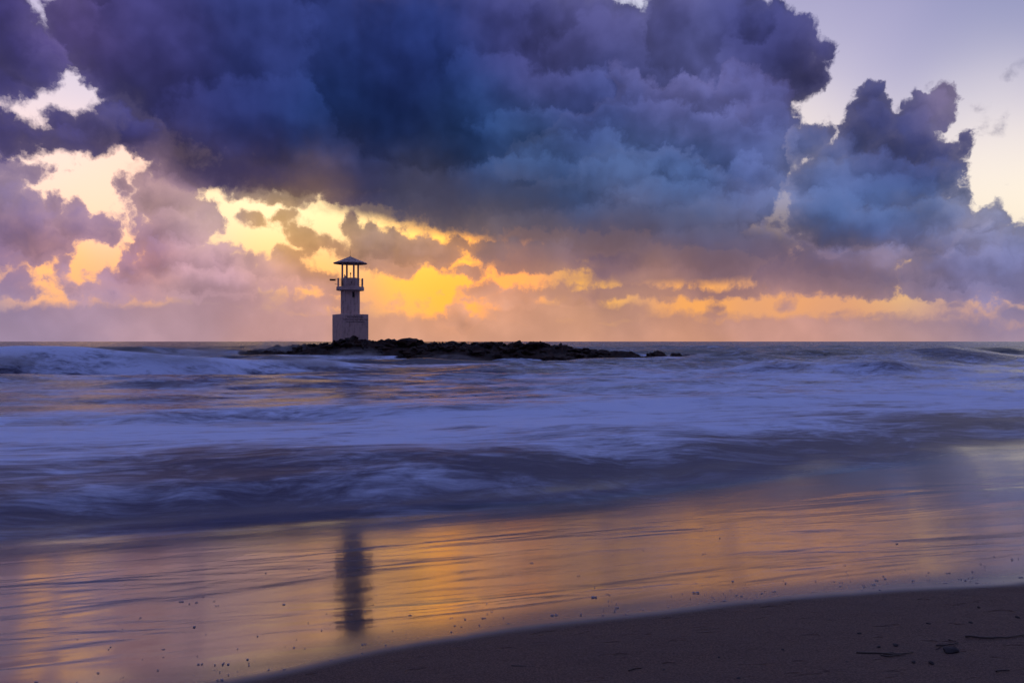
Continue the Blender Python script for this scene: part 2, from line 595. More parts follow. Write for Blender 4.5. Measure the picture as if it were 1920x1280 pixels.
CLEAR_TONES = [
    (-30.51, 0.99, 130, 0.3813, 0.2874, 0.3813),
    (-21.23, 1.43, 120, 0.491, 0.3325, 0.3325),
    (1.53, 1.34, 120, 0.6172, 0.3419, 0.2384),
    (29.36, 1.0, 120, 0.491, 0.314, 0.314),
    (32.19, 19.65, 140, 0.2874, 0.305, 0.5271),
    (24.48, 20.7, 120, 0.3419, 0.3325, 0.5647),
    (23.2, 18.07, 100, 0.552, 0.5149, 0.7011),
    (30.79, 14.2, 100, 0.7605, 0.7011, 0.7758),
    (21.23, 14.36, 90, 0.8447, 0.7617, 0.7913),
    (30.79, 10.43, 100, 1.0469, 0.9225, 0.807),
    (31.64, 7.15, 90, 1.0469, 0.9311, 0.7011),
    (19.88, 11.05, 100, 1.0469, 0.8804, 0.7157),
    (10.25, 22.87, 120, 0.6172, 0.6172, 0.7758),
    (-30.22, 19.73, 90, 0.552, 0.491, 0.7011),
    (-28.48, 17.02, 80, 0.7305, 0.6584, 0.7913),
    (-29.36, 14.72, 80, 0.9011, 0.7542, 0.8388),
    (-29.36, 11.22, 80, 1.2156, 0.8618, 0.7011),
    (-26.67, 10.18, 70, 1.2702, 0.8219, 0.6308),
    (-27.58, 8.11, 70, 1.3738, 0.823, 0.5149),
    (-19.54, 8.61, 80, 1.4419, 1.035, 0.6105),
    (-17.12, 9.09, 60, 1.5667, 1.2441, 0.7913),
    (-13.55, 8.88, 80, 1.6197, 1.2111, 0.6105),
    (-9.13, 9.02, 70, 1.7857, 1.1876, 0.4452),
    (-6.49, 7.95, 60, 2.0021, 0.9748, 0.1812),
    (-3.83, 6.29, 60, 1.8625, 0.7343, 0.0887),
    (-13.55, 4.47, 60, 1.8625, 0.7343, 0.0802),
    (-7.63, 4.55, 60, 1.8625, 0.7343, 0.0296),
    (-4.21, 3.06, 60, 1.8625, 0.6126, 0.0116),
    (0.0, 3.64, 60, 1.8625, 0.5842, 0.0452),
    (-29.94, 4.97, 60, 1.8337, 0.7792, 0.1559),
    (-24.48, 4.88, 50, 1.8625, 0.7343, 0.107),
    (-28.77, 3.19, 60, 1.3339, 0.5821, 0.1384),
    (4.98, 3.44, 60, 1.1468, 0.5351, 0.0612),
    (13.92, 2.61, 70, 1.1084, 0.4494, 0.0685),
    (19.2, 2.9, 60, 1.0707, 0.4364, 0.1022),
    (23.2, 2.47, 60, 0.8619, 0.3735, 0.15),
    (30.79, 2.31, 80, 0.7157, 0.3515, 0.2384),
    (25.74, 4.83, 60, 1.1787, 0.7137, 0.162),
    (-17.12, 6.57, 60, 1.7763, 0.8904, 0.1878),
    (-13.55, 0.75, 200, 0.6445, 0.3515, 0.2423),
    (19.88, 0.36, 200, 0.6105, 0.3278, 0.2423),
]


world = bpy.data.worlds.new('World')
scene.world = world
world.use_nodes = True
world.cycles.sampling_method = 'NONE'
N = Nodes(world.node_tree)
world.node_tree.nodes.clear()

ray = N.new('ShaderNodeTexCoord').outputs['Generated']
sep = N.new('ShaderNodeSeparateXYZ')
N.put(sep.inputs[0], ray)
rx, ry, rz = sep.outputs
DEG = 180.0 / math.pi
azim = N.m('MULTIPLY', N.m('ARCTAN2', rx, ry), DEG)
flat = N.m('SQRT', N.m('ADD', N.m('MULTIPLY', rx, rx), N.m('MULTIPLY', ry, ry)))
elev = N.m('MULTIPLY', N.m('ARCTAN2', rz, flat), DEG)
comb = N.new('ShaderNodeCombineXYZ')
N.put(comb.inputs[0], azim)
N.put(comb.inputs[1], elev)
P = comb.outputs[0]

# turbulence that frays and puffs the cloud outlines
turb_large = N.v('SUBTRACT', N.noise(P, 0.16, 2.0, 0.5, color=True), (0.5, 0.5, 0.5))
turb_small = N.v('SUBTRACT', N.noise(P, 0.55, 7.0, 0.62, color=True), (0.5, 0.5, 0.5))
PL = N.v('MULTIPLY_ADD', turb_large, (1.0, 0.8, 0), P)
PW = N.v('MULTIPLY_ADD', turb_small, (1.9, 1.6, 0), PL)
PV = N.v('MULTIPLY_ADD', turb_small, (1.2, 1.2, 0), P)
billow = N.m('ADD', N.m('SUBTRACT', 0.34, N.cells(PV, 0.42, 3.0, 0.52, lac=2.3)), N.m('MULTIPLY', N.m('SUBTRACT', 0.36, N.cells(PV, 1.25, 2.0, 0.5, lac=2.2)), 0.42))
fbm = N.m('SUBTRACT', N.noise(PL, 0.22, 8.0, 0.62), 0.5)
soft_a = N.noise(PL, 0.17, 3.0, 0.5)
soft_b = N.noise(N.v('ADD', PL, (0.5, 1.0, 0)), 0.17, 3.0, 0.5)
puff_a = N.cells(PV, 0.30, 2.0, 0.5, feature='SMOOTH_F1', smooth=0.6)
puff_b = N.cells(N.v('ADD', PV, (0.3, 0.6, 0)), 0.30, 2.0, 0.5, feature='SMOOTH_F1', smooth=0.6)


def grouped(name, ins, outs, build):
    """Build nodes inside a node group of their own; returns a function that places it."""
    tree = bpy.data.node_groups.new(name, 'ShaderNodeTree')
    for nm, kind in ins:
        tree.interface.new_socket(nm, in_out='INPUT', socket_type='NodeSocket' + kind)
    for nm, kind in outs:
        tree.interface.new_socket(nm, in_out='OUTPUT', socket_type='NodeSocket' + kind)
    g = Nodes(tree)
    gi, go = g.new('NodeGroupInput'), g.new('NodeGroupOutput')
    for k, res in enumerate(build(g, *[gi.outputs[i] for i in range(len(ins))])):
        g.put(go.inputs[k], res)

    def place(*args):
        node = N.new('ShaderNodeGroup')
        node.node_tree = tree
        for sck, val in zip(node.inputs, args):
            N.put(sck, val)
        return [node.outputs[k] for k in range(len(outs))]
    return place


def chunks(table, size):
    return [table[i:i + size] for i in range(0, len(table), size)]


def splat(table, p, base, base_w):
    """Weighted blend of tones anchored at directions in the sky."""
    acc, wsum = (0.0, 0.0, 0.0), 0.0
    for part in chunks(table, 24):
        def build(g, p, acc, wsum, part=part):
            for i, (a, e, reach, cr_, cg_, cb_) in enumerate(part):
                if i % 8 == 0:               # chains the evaluation order, which keeps the shader stack small
                    p = g.v('MULTIPLY_ADD', acc, (1e-12, 1e-12, 1e-12), p)
                d = g.v('DISTANCE', p, (a, e, 0.0))
                w = g.m('POWER', math.exp(-1.0 / (reach * 0.0384) ** 2), g.m('MULTIPLY', d, d))
                acc = g.v('ADD', g.scale((cr_, cg_, cb_), w), acc)
                wsum = g.m('ADD', w, wsum)
            return acc, wsum
        acc, wsum = grouped('tones', (('p', 'Vector'), ('acc', 'Vector'), ('w', 'Float')), (('acc', 'Vector'), ('w', 'Float')), build)(p, acc, wsum)
    acc = N.v('ADD', acc, N.scale(base, base_w))
    return N.scale(acc, N.m('DIVIDE', 1.0, N.m('ADD', wsum, base_w)))


def body(table, p):
    """Depth inside a union of soft ellipses, in degrees (negative outside)."""
    d = 50.0
    for part in chunks(table, 32):
        def build(g, p, d, part=part):
            for i, (a, e, w, h, rot) in enumerate(part):
                if i % 8 == 0:
                    p = g.v('ADD', p, g.scale((1e-12, 1e-12, 0.0), d))
                k = min(w, h)
                q = g.local(p, (a, e), (w, h), rot) if rot else g.v('MULTIPLY_ADD', p, (1 / w, 1 / h, 0.0), (-a / w, -e / h, 0.0))
                d = g.m('SMOOTH_MIN', d, g.m('MULTIPLY_ADD', g.v('LENGTH', q), k, -k), 0.35)
            return (d,)
        d = grouped('cloud_body', (('p', 'Vector'), ('d', 'Float')), (('d', 'Float'),), build)(p, d)[0]
    return N.m('MULTIPLY', d, -1.0)


# sky texture: physical base of the evening sky
sky_tex = N.new('ShaderNodeTexSky', sky_type='NISHITA')
sky_tex.sun_disc = False
sky_tex.sun_elevation = R(SUN_EL)
sky_tex.sun_rotation = R(SUN_AZ)
sky_tex.dust_density = 2.0
nishita = N.scale(sky_tex.outputs[0], 0.05)

# beyond the frame: west glow fading to lavender blue overhead and dusky mauve in the east
westness = N.m('MULTIPLY_ADD', ry, 0.5, 0.5)
ramp = N.new('ShaderNodeValToRGB')
N.put(ramp.inputs[0], N.m('DIVIDE', elev, 90.0))
cr = ramp.color_ramp
cr.elements[0].position, cr.elements[0].color = 0.0, (0.17, 0.105, 0.14, 1)
cr.elements[1].position, cr.elements[1].color = 1.0, (0.24, 0.33, 0.86, 1)
e_ = cr.elements.new(0.18); e_.color = (0.19, 0.125, 0.21, 1)
e_ = cr.elements.new(0.42); e_.color = (0.22, 0.27, 0.64, 1)
east = N.mix(westness, N.scale(ramp.outputs[0], 0.55), ramp.outputs[0])
far_sky = N.v('ADD', east, N.scale(nishita, 0.35))

clear = splat(CLEAR_TONES, PL, far_sky, 2e-3)
cloud_far = N.mix(N.m('MULTIPLY_ADD', fbm, 1.6, 0.5, clamp=True), (0.055, 0.075, 0.22), (0.16, 0.18, 0.42))
tone = splat(CLOUD_TONES, N.v('MULTIPLY_ADD', turb_small, (1.2, 1.2, 0), PL), cloud_far, 2e-3)

# billows catch light from above, hollows stay deep blue


def relief(table, p, ragged):
    """Overlapping billows, near ones over far ones: pale crowns, deep undersides (0..1)."""
    r = 0.45
    for part in chunks(table, 24):
        def build(g, p, ragged, r, part=part):
            for i, (a, e, w, h, rot) in enumerate(part):
                if i % 6 == 0:
                    p = g.v('ADD', p, g.scale((1e-12, 1e-12, 0.0), r))
                k = min(w, h)
                q = g.v('MULTIPLY_ADD', p, (1 / w, 1 / h, 0.0), (-a / w, -e / h, 0.0))
                over = g.m('MULTIPLY', g.m('MULTIPLY_ADD', g.v('LENGTH', q), -k, g.m('ADD', ragged, k)), 1.8, clamp=True)
                shade = g.m('ADD', g.v('DOT_PRODUCT', q, (0.12, 0.40, 0.0)), 0.50)
                r = g.lerp(over, r, shade)
            return (r,)
        r = grouped('billows', (('p', 'Vector'), ('ragged', 'Float'), ('r', 'Float')), (('r', 'Float'),), build)(p, ragged, r)[0]
    return r


ragged = N.m('MULTIPLY_ADD', billow, 1.6, N.m('MULTIPLY', fbm, 0.5))
crown = N.m('SUBTRACT', relief(PUFFS, PW, ragged), 0.5)
lit = N.m('ADD', N.m('MULTIPLY', N.m('SUBTRACT', puff_b, puff_a), 0.5), N.m('MULTIPLY', N.m('SUBTRACT', soft_a, soft_b), 1.1))
swell = N.m('ADD', N.m('MULTIPLY_ADD', N.m('SUBTRACT', soft_a, 0.5), 1.0, lit), N.m('MULTIPLY', crown, 1.5))
high = N.step(elev, 4.5, 9.0)
tone = N.mix(high, N.v('MULTIPLY', tone, (1.08, 1.0, 1.0)), N.v('MULTIPLY', tone, (0.93, 1.03, 0.92)))
swell = N.m('ADD', swell, N.m('MULTIPLY', N.m('ADD', fbm, billow), 0.28))
gain = N.m('POWER', 2.0, N.m('MULTIPLY', swell, 1.25))
tone_lit = N.mix(N.m('MULTIPLY', swell, 0.65, clamp=True), N.scale(tone, gain), N.v('MULTIPLY', tone, (1.55, 1.5, 1.32)))
tone_soft = N.mix(0.35, tone, tone_lit)


rim_tint = N.v('MULTIPLY_ADD', clear, (0.30, 0.28, 0.30), N.scale(tone, 0.9))
rim_inner = N.v('MULTIPLY_ADD', tone, (1.9, 1.6, 1.3), (0.02, 0.012, 0.02))
BIAS = 0.12


def layer(under, table, p, puff, fray, soft, opac=1.0, rim=0.0, bias=0.0, inner=False, width=1.6, flat=False):
    p = N.v('MULTIPLY_ADD', under, (1e-12, 1e-12, 0.0), p)
    d = body(table, p)
    d = N.m('MULTIPLY_ADD', billow, puff, d)
    d = N.m('MULTIPLY_ADD', fbm, fray, N.m('ADD', d, bias + BIAS))
    a = N.step(d, 0.0, soft, 0.0, opac)
    c = base = tone_soft if flat else tone_lit
    if rim:
        edge = N.m('POWER', 0.3679, N.m('MULTIPLY', N.m('MAXIMUM', d, 0.0), width))
        c = N.mix(N.m('MULTIPLY', edge, rim), base, rim_inner if inner else rim_tint)
    return N.mix(a, under, c)


sky = layer(clear, LOW_BANK, PV, 0.9, 0.4, 0.7, 0.90, flat=True)
sky = layer(sky, SCRAPS, PW, 1.1, 1.2, 0.45, 0.92, 0.6, bias=0.24)
sky = layer(sky, LENS, PW, 0.9, 0.6, 0.5, 0.93, 0.35, flat=True)
sky = layer(sky, LEFT_CUMULUS, PW, 1.6, 0.9, 0.45, 0.96, 0.85, width=0.9, bias=0.1)
sky = layer(sky, RIGHT_LOW, PW, 1.6, 0.8, 0.45, 0.97, 0.5, bias=0.35)
sky = layer(sky, DECK, PW, 1.5, 1.0, 0.5, 1.0, 0.35)
sky = layer(sky, MASS, PW, 1.8, 0.8, 0.4, 0.75, 0.5, 0.0, True, 1.2)
sky = layer(sky, FRONT, PW, 1.8, 0.8, 0.4, 0.75, 0.5, 0.0, True, 1.2)
sky = layer(sky, BASE, PL, 0.6, 0.6, 0.8, 0.93, bias=0.35, flat=True)
sky = layer(sky, RIGHT_CUMULUS, PW, 1.6, 0.8, 0.38, 1.0, 0.5, bias=0.15)
sky = layer(sky, TOP_LEFT, PW, 1.5, 0.9, 0.6, 0.98, 0.3, bias=0.4)
sky = layer(sky, WISPS, PW, 0.8, 2.0, 0.9, 0.7)

# broken cloud carries on overhead and to the sides, past the picture
outside = N.m('MAXIMUM', N.step(elev, 27.0, 40.0), N.step(N.m('ABSOLUTE', azim), 38.0, 52.0))
dome = N.v('MULTIPLY', ray, (1, 1, 1.6))
broken = N.step(N.noise(dome, 2.6, 6.0, 0.55, dims='3D'), 0.5, 0.62)
sky = N.mix(N.m('MULTIPLY', outside, broken), sky, cloud_far)

bg = N.new('ShaderNodeBackground')
N.put(bg.inputs['Color'], sky)
bg.inputs['Strength'].default_value = 1.0
wout = N.new('ShaderNodeOutputWorld')
world.node_tree.links.new(bg.outputs[0], wout.inputs['Surface'])


# ------------------------------------------------------------------ helpers
def link(name, verts, faces, mat, parent=None, smooth=False):
    me = bpy.data.meshes.new(name)
    me.from_pydata([tuple(v) for v in verts], [], faces)
    me.update()
    if smooth:
        me.polygons.foreach_set('use_smooth', [True] * len(me.polygons))
    if mat:
        me.materials.append(mat)
    o = bpy.data.objects.new(name, me)
    col.objects.link(o)
    o.parent = parent
    return o


def grid(name, X, Y, Z, mat, attrs=()):
    """One sheet of quads over arrays shaped (rows, columns)."""
    nr, nc = X.shape
    co = np.stack([X, Y, Z], -1).reshape(-1, 3).astype(np.float32)
    idx = np.arange(nr * nc).reshape(nr, nc)
    q = np.stack([idx[:-1, :-1], idx[:-1, 1:], idx[1:, 1:], idx[1:, :-1]], -1).reshape(-1, 4).astype(np.int32)
    me = bpy.data.meshes.new(name)
    me.vertices.add(len(co))
    me.vertices.foreach_set('co', co.ravel())
    me.loops.add(q.size)
    me.loops.foreach_set('vertex_index', q.ravel())
    me.polygons.add(len(q))
    me.polygons.foreach_set('loop_start', np.arange(0, q.size, 4, dtype=np.int32))
    me.polygons.foreach_set('use_smooth', np.ones(len(q), dtype=bool))
    me.update(calc_edges=True)
    for aname, arr in attrs:
        a = me.attributes.new(aname, 'FLOAT', 'POINT')
        a.data.foreach_set('value', arr.astype(np.float32).ravel())
    me.materials.append(mat)
    o = bpy.data.objects.new(name, me)
    col.objects.link(o)
    return o


def tag(o, label=None, cat=None, group=None, kind=None):
    for k, v in (('label', label), ('category', cat), ('group', group), ('kind', kind)):
        if v:
            o[k] = v
    return o


def material(name):
    m = bpy.data.materials.new(name)
    m.use_nodes = True
    m.node_tree.nodes.clear()
    n = Nodes(m.node_tree)
    out = n.new('ShaderNodeOutputMaterial')
    return m, n, out


def principled(n, **kw):
    p = n.new('ShaderNodeBsdfPrincipled')
    for k, v in kw.items():
        n.put(p.inputs[k.replace('_', ' ')], v)
    return p


def bump(n, h, strength, dist):
    b = n.new('ShaderNodeBump')
    n.put(b.inputs['Height'], h)
    b.inputs['Strength'].default_value = strength
    b.inputs['Distance'].default_value = dist
    return b.outputs[0]


def sstep(x, a, b):
    t = np.clip((x - a) / (b - a), 0, 1)
    return t * t * (3 - 2 * t)


# ------------------------------------------------------------------ shore frame: s runs along the beach, q runs out to sea
SHORE = R(17.0)
CS, SN = math.cos(SHORE), math.sin(SHORE)


def to_shore(x, y):
    return CS * x + SN * y, -SN * x + CS * y


def to_world(s, q):
    return CS * s - SN * q, SN * s + CS * q


def beach_z(q, s=0.0):
    q = np.asarray(q, float)
    t = np.clip(q - 6, 0, 8)
    mid = 0.71 - 0.14 * t + 0.004375 * t * t
    z = np.where(q < 6, 1.55 - 0.14 * q, mid)
    z = np.where(q > 14, mid - 0.05 * (q - 14), z)
    z = z + 0.045 * np.clip(q - 9, 0, 7) * sstep(np.asarray(s, float), 4, 15)
    up = np.clip(-q, 0, None)                       # flattens behind the tripod
    z = np.where(q < 0, 1.55 + 1.6 * (1 - np.exp(-up * 0.14 / 1.6)), z)
    return np.maximum(z, -4.0)


def swash_q(s):                                     # upper limit of the last swash
    return np.interp(s, [-60, -12, -4, -1.5, 0, .7, 1.4, 2.1, 2.9, 4.2, 5.7, 9, 14, 60],
                     [5.0, 4.3, 4.2, 4.38, 4.75, 5.0, 5.14, 5.21, 5.21, 5.16, 4.88, 4.5, 4.8, 5.2])


def bore_q(s):                                      # foot of the incoming foam front
    return np.interp(s, [-60, -20, -8, -3.3, -1.4, 1.5, 4.1, 7.3, 11.5, 17.5, 26, 40, 120],
                     [10.6, 11.2, 11.6, 11.75, 11.72, 11.86, 12.14, 12.8, 13.6, 14.8, 15.6, 15.0, 14.0])


def fnoise(x, y, seed, octaves=4, gain=0.5):
    """Cheap smooth value noise on arrays, about -1..1."""
    rng = np.random.default_rng(seed)
    out = np.zeros_like(x)
    amp = tot = 1.0
    tot = 0.0
    for _ in range(octaves):
        tab = rng.uniform(-1, 1, (256, 256))
        xi, yi = np.floor(x).astype(int), np.floor(y).astype(int)
        fx, fy = x - xi, y - yi
        fx, fy = fx * fx * (3 - 2 * fx), fy * fy * (3 - 2 * fy)
        g = lambda a, b: tab[a & 255, b & 255]
        out += amp * ((g(xi, yi) * (1 - fx) + g(xi + 1, yi) * fx) * (1 - fy) + (g(xi, yi + 1) * (1 - fx) + g(xi + 1, yi + 1) * fx) * fy)
        tot += amp
        amp *= gain
        x, y = x * 2.03 + 17.3, y * 2.03 - 9.1
    return out / tot


# ------------------------------------------------------------------ beach
mat_sand, n, out = material('sand')
pos = n.new('ShaderNodeTexCoord').outputs['Object']
wet = n.new('ShaderNodeAttribute', attribute_name='wet').outputs['Fac']
aligned = n.point(pos, rot=(0, 0, -SHORE))
grain = n.noise(pos, 75.0, 4.0, 0.75, dims='3D')
blotch = n.noise(aligned, 1.3, 4.0, 0.55, dims='3D')
streak = n.noise(n.point(aligned, size=(0.5, 1.35, 1.0)), 1.35, 6.0, 0.5, dims='3D', distortion=0.9)
fine = n.noise(n.point(aligned, size=(0.8, 3.0, 1.0)), 9.0, 4.0, 0.6, dims='3D')
pits = n.step(n.noise(n.point(aligned, size=(0.7, 1.0, 1.0)), 7.0, 2.0, 0.5, dims='3D'), 0.62, 0.75)
dry_col = n.mix(n.step(grain, 0.3, 0.7), (0.040, 0.021, 0.016), (0.150, 0.088, 0.064))
dry_col = n.mix(n.m('MULTIPLY', n.step(blotch, 0.45, 0.75), 0.3), dry_col, (0.07, 0.045, 0.042))
wet_col = n.mix(grain, (0.040, 0.030, 0.028), (0.075, 0.058, 0.05))
base = n.mix(wet, dry_col, wet_col)
w_edge = n.step(n.m('ADD', wet, n.m('MULTIPLY', n.m('SUBTRACT', blotch, 0.5), 0.25)), 0.15, 0.85)
broad = n.noise(n.point(aligned, size=(0.30, 1.1, 1.0)), 0.55, 3.0, 0.5, dims='3D', distortion=0.8)
rough = n.lerp(w_edge, 0.75, n.m('MULTIPLY_ADD', n.m('SUBTRACT', 1.0, wet), 0.9, n.m('ADD', n.m('MULTIPLY_ADD', streak, 0.10, -0.03), n.m('MULTIPLY', broad, 0.16))))
h_dry = n.m('ADD', n.m('MULTIPLY', grain, 0.25), n.m('ADD', n.m('MULTIPLY', blotch, 3.0), n.m('MULTIPLY', pits, -1.2)))
h_wet = n.m('ADD', n.m('MULTIPLY', streak, 0.27), n.m('ADD', n.m('MULTIPLY', fine, 0.035), n.m('MULTIPLY', broad, 2.4)))
nd = bump(n, h_dry, 1.0, 0.022)
nw = bump(n, h_wet, 0.40, 0.03)
p_dry = principled(n, Base_Color=base, Roughness=0.8, Normal=nd, IOR=1.35)
p_wet = principled(n, Base_Color=base, Roughness=rough, Normal=nw, IOR=2.5)
mx = n.new('ShaderNodeMixShader')
n.put(mx.inputs[0], w_edge)
n.t.links.new(p_dry.outputs[0], mx.inputs[1])
n.t.links.new(p_wet.outputs[0], mx.inputs[2])
n.t.links.new(mx.outputs[0], out.inputs['Surface'])

sa = np.concatenate([np.linspace(-400, -8, 60)[:-1], np.linspace(-8, 14, 480), np.linspace(14, 400, 60)[1:]])
qa = np.concatenate([np.linspace(-90, 1.5, 60)[:-1], np.linspace(1.5, 17, 420), np.linspace(17, 90, 40)[1:]])
S, Q = np.meshgrid(sa, qa)
BX, BY = to_world(S, Q)
edge = swash_q(S) + 0.07 * fnoise(S * 1.1, Q * 0 + 3.1, 5)
wetness = 0.8 * sstep(Q - edge, -0.18, 0.20) + 0.2 * sstep(Q - edge, 0.1, 1.0)
near = sstep(12 - np.abs(Q - 5), 0, 6)
dryness = 1 - wetness
relief = 0.014 * fnoise(S * 1.1, Q * 2.0, 11, 4) * dryness + 0.0022 * fnoise(S * 0.9, Q * 2.6, 12, 4) * wetness
BZ = beach_z(Q, S) + relief * near
beach = grid('beach', BX, BY, BZ, mat_sand, [('wet', wetness)])
beach['kind'] = 'structure'


def ground_z(x, y):
    s_, q_ = to_shore(x, y)
    return float(beach_z(q_, s_))


# ------------------------------------------------------------------ sea
mat_sea, n, out = material('sea_water')
pos = n.new('ShaderNodeTexCoord').outputs['Object']
a_foam = n.new('ShaderNodeAttribute', attribute_name='foam').outputs['Fac']
a_front = n.new('ShaderNodeAttribute', attribute_name='front').outputs['Fac']
a_far = n.new('ShaderNodeAttribute', attribute_name='far').outputs['Fac']
a_churn = n.new('ShaderNodeAttribute', attribute_name='churn').outputs['Fac']
aligned = n.point(pos, rot=(0, 0, -SHORE + R(4)))
warp = n.v('MULTIPLY_ADD', n.v('SUBTRACT', n.noise(aligned, 0.22, 3.0, 0.5, dims='3D', color=True), (0.5, 0.5, 0.5)), (4.0, 2.6, 0), aligned)
flow = n.noise(n.point(warp, rot=(0, 0, R(9)), size=(0.50, 1.15, 1.0)), 0.8, 9.0, 0.68, dims='3D')
wisps = n.noise(n.point(warp, rot=(0, 0, R(12)), size=(0.50, 1.7, 1.0)), 2.6, 7.0, 0.66, dims='3D')
patch = n.noise(n.point(warp, rot=(0, 0, R(10)), size=(0.40, 0.75, 1.0)), 0.36, 4.0, 0.55, dims='3D')
cover = n.m('ADD', n.m('MULTIPLY', n.m('SUBTRACT', flow, 0.5), 2.2), n.m('ADD', n.m('MULTIPLY', n.m('SUBTRACT', wisps, 0.5), 1.3), n.m('MULTIPLY', n.m('SUBTRACT', patch, 0.5), 1.7)))
foam = n.step(n.m('ADD', a_foam, n.m('MULTIPLY', cover, n.m('MINIMUM', n.m('MULTIPLY', a_foam, 3.0), 1.0))), 0.08, 1.08)
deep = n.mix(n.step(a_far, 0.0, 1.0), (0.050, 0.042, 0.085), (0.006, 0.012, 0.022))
h1 = n.m('ADD', n.m('MULTIPLY', flow, 0.10), n.m('MULTIPLY', wisps, 0.035))
nrm = bump(n, h1, 0.55, 1.0)
chop = n.noise(n.point(aligned, size=(0.35, 1.0, 1.0)), 0.55, 6.0, 0.6, dims='3D')
nfar = n.new('ShaderNodeBump')
n.put(nfar.inputs['Height'], chop)
n.put(nfar.inputs['Strength'], n.m('MULTIPLY', a_far, 1.0))
nfar.inputs['Distance'].default_value = 1.0
n.put(nfar.inputs['Normal'], nrm)
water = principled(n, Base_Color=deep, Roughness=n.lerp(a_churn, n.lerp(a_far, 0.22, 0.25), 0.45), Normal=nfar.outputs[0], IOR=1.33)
froth = principled(n, Base_Color=(0.60, 0.66, 0.85), Roughness=0.65, Normal=nrm, IOR=1.3)
mx = n.new('ShaderNodeMixShader')
n.put(mx.inputs[0], foam)
n.t.links.new(water.outputs[0], mx.inputs[1])
n.t.links.new(froth.outputs[0], mx.inputs[2])
# the thin lip of the wave is a film over wet sand and mirrors like it
lip_st = n.noise(n.point(n.point(pos, rot=(0, 0, -SHORE)), size=(0.5, 1.35, 1.0)), 1.35, 6.0, 0.5, dims='3D', distortion=0.9)
lip = principled(n, Base_Color=(0.055, 0.042, 0.040), Roughness=n.m('MULTIPLY_ADD', lip_st, 0.20, 0.04), Normal=bump(n, lip_st, 0.15, 0.03), IOR=2.4)
film = n.new('ShaderNodeMixShader')
body_a = n.step(n.m('ADD', a_front, n.m('MULTIPLY', n.m('SUBTRACT', flow, 0.5), 0.7)), 0.05, 0.95)
n.put(film.inputs[0], body_a)
n.t.links.new(lip.outputs[0], film.inputs[1])
n.t.links.new(mx.outputs[0], film.inputs[2])
n.t.links.new(film.outputs[0], out.inputs['Surface'])

th = np.radians(np.concatenate([np.linspace(-110, -37, 60)[:-1], np.linspace(-37, 37, 620), np.linspace(37, 110, 60)[1:]]))
rr = np.concatenate([np.geomspace(8.5, 420, 560)[:-1], np.geomspace(420, 40000, 90)])
TH, RR = np.meshgrid(th, rr)
X, Y = RR * np.sin(TH), RR * np.cos(TH)
S, Q = to_shore(X, Y)
qb = bore_q(S) + 0.25 * fnoise(S * 0.35, S * 0 + 1.7, 21, 3)
U = Q - qb
foot = beach_z(qb, S)
run = np.clip(U, 0, None)
rise = 0.60 * (1 - np.exp(-(run / 3.8) ** 1.5)) * np.exp(-np.clip(run - 5, 0, None) / 9.0)
Z = np.where(run < 30, foot * np.exp(-run / 5.0), 0) + rise
lump = fnoise(S * 0.16, Q * 0.5, 22, 4)
Z += 0.15 * lump * sstep(run, 1.0, 6.0) * (1 - sstep(run, 40, 90))

# swell and chop, each wave length only where the sheet is fine enough to carry it
rng = np.random.default_rng(7)
cell = RR * 0.0072
dist_on = sstep(Q, 24, 75)
for i in range(46):
    lam = 2.5 * (26 / 2.5) ** rng.random()
    ang = rng.normal(0, 0.45)
    kx, ky = 2 * math.pi / lam * math.sin(ang), 2 * math.pi / lam * math.cos(ang)
    amp = 0.006 * lam * rng.uniform(0.5, 1.3)
    ph = rng.uniform(0, 6.28)
    Z += amp * np.sin(kx * S + ky * Q + ph + 1.5 * fnoise(S / lam / 3, Q / lam / 3, 100 + i, 2)) * dist_on * (1 - sstep(cell, lam / 6, lam / 3))
lift = fnoise(S / 38, Q / 14, 31, 3)
Z += 0.32 * lift * dist_on * (1 - sstep(RR, 250, 700))


def ridge(pts, front, back, foamy, wob=1.0):
    """A wave crest along a plan polyline of (x, y, height); returns lift and foam."""
    px, py, ph = (np.array(c, float) for c in zip(*pts))
    yc = np.interp(X, px, py) + wob * fnoise(X * 0.13, X * 0 + py[0], int(abs(py[0]) * 7) + 3, 3)
    hc = np.interp(X, px, ph, left=0, right=0) * (1 + 0.25 * fnoise(X * 0.10, X * 0 + 5.5, int(abs(py[0]) * 5) + 1, 3))
    d = Y - yc
    shape = np.where(d < 0, np.exp(-(d / front) ** 2), np.exp(-(d / back) ** 2))
    return hc * shape, foamy * np.clip(hc, 0, 1) * np.exp(-(d / (front * 1.7)) ** 2)


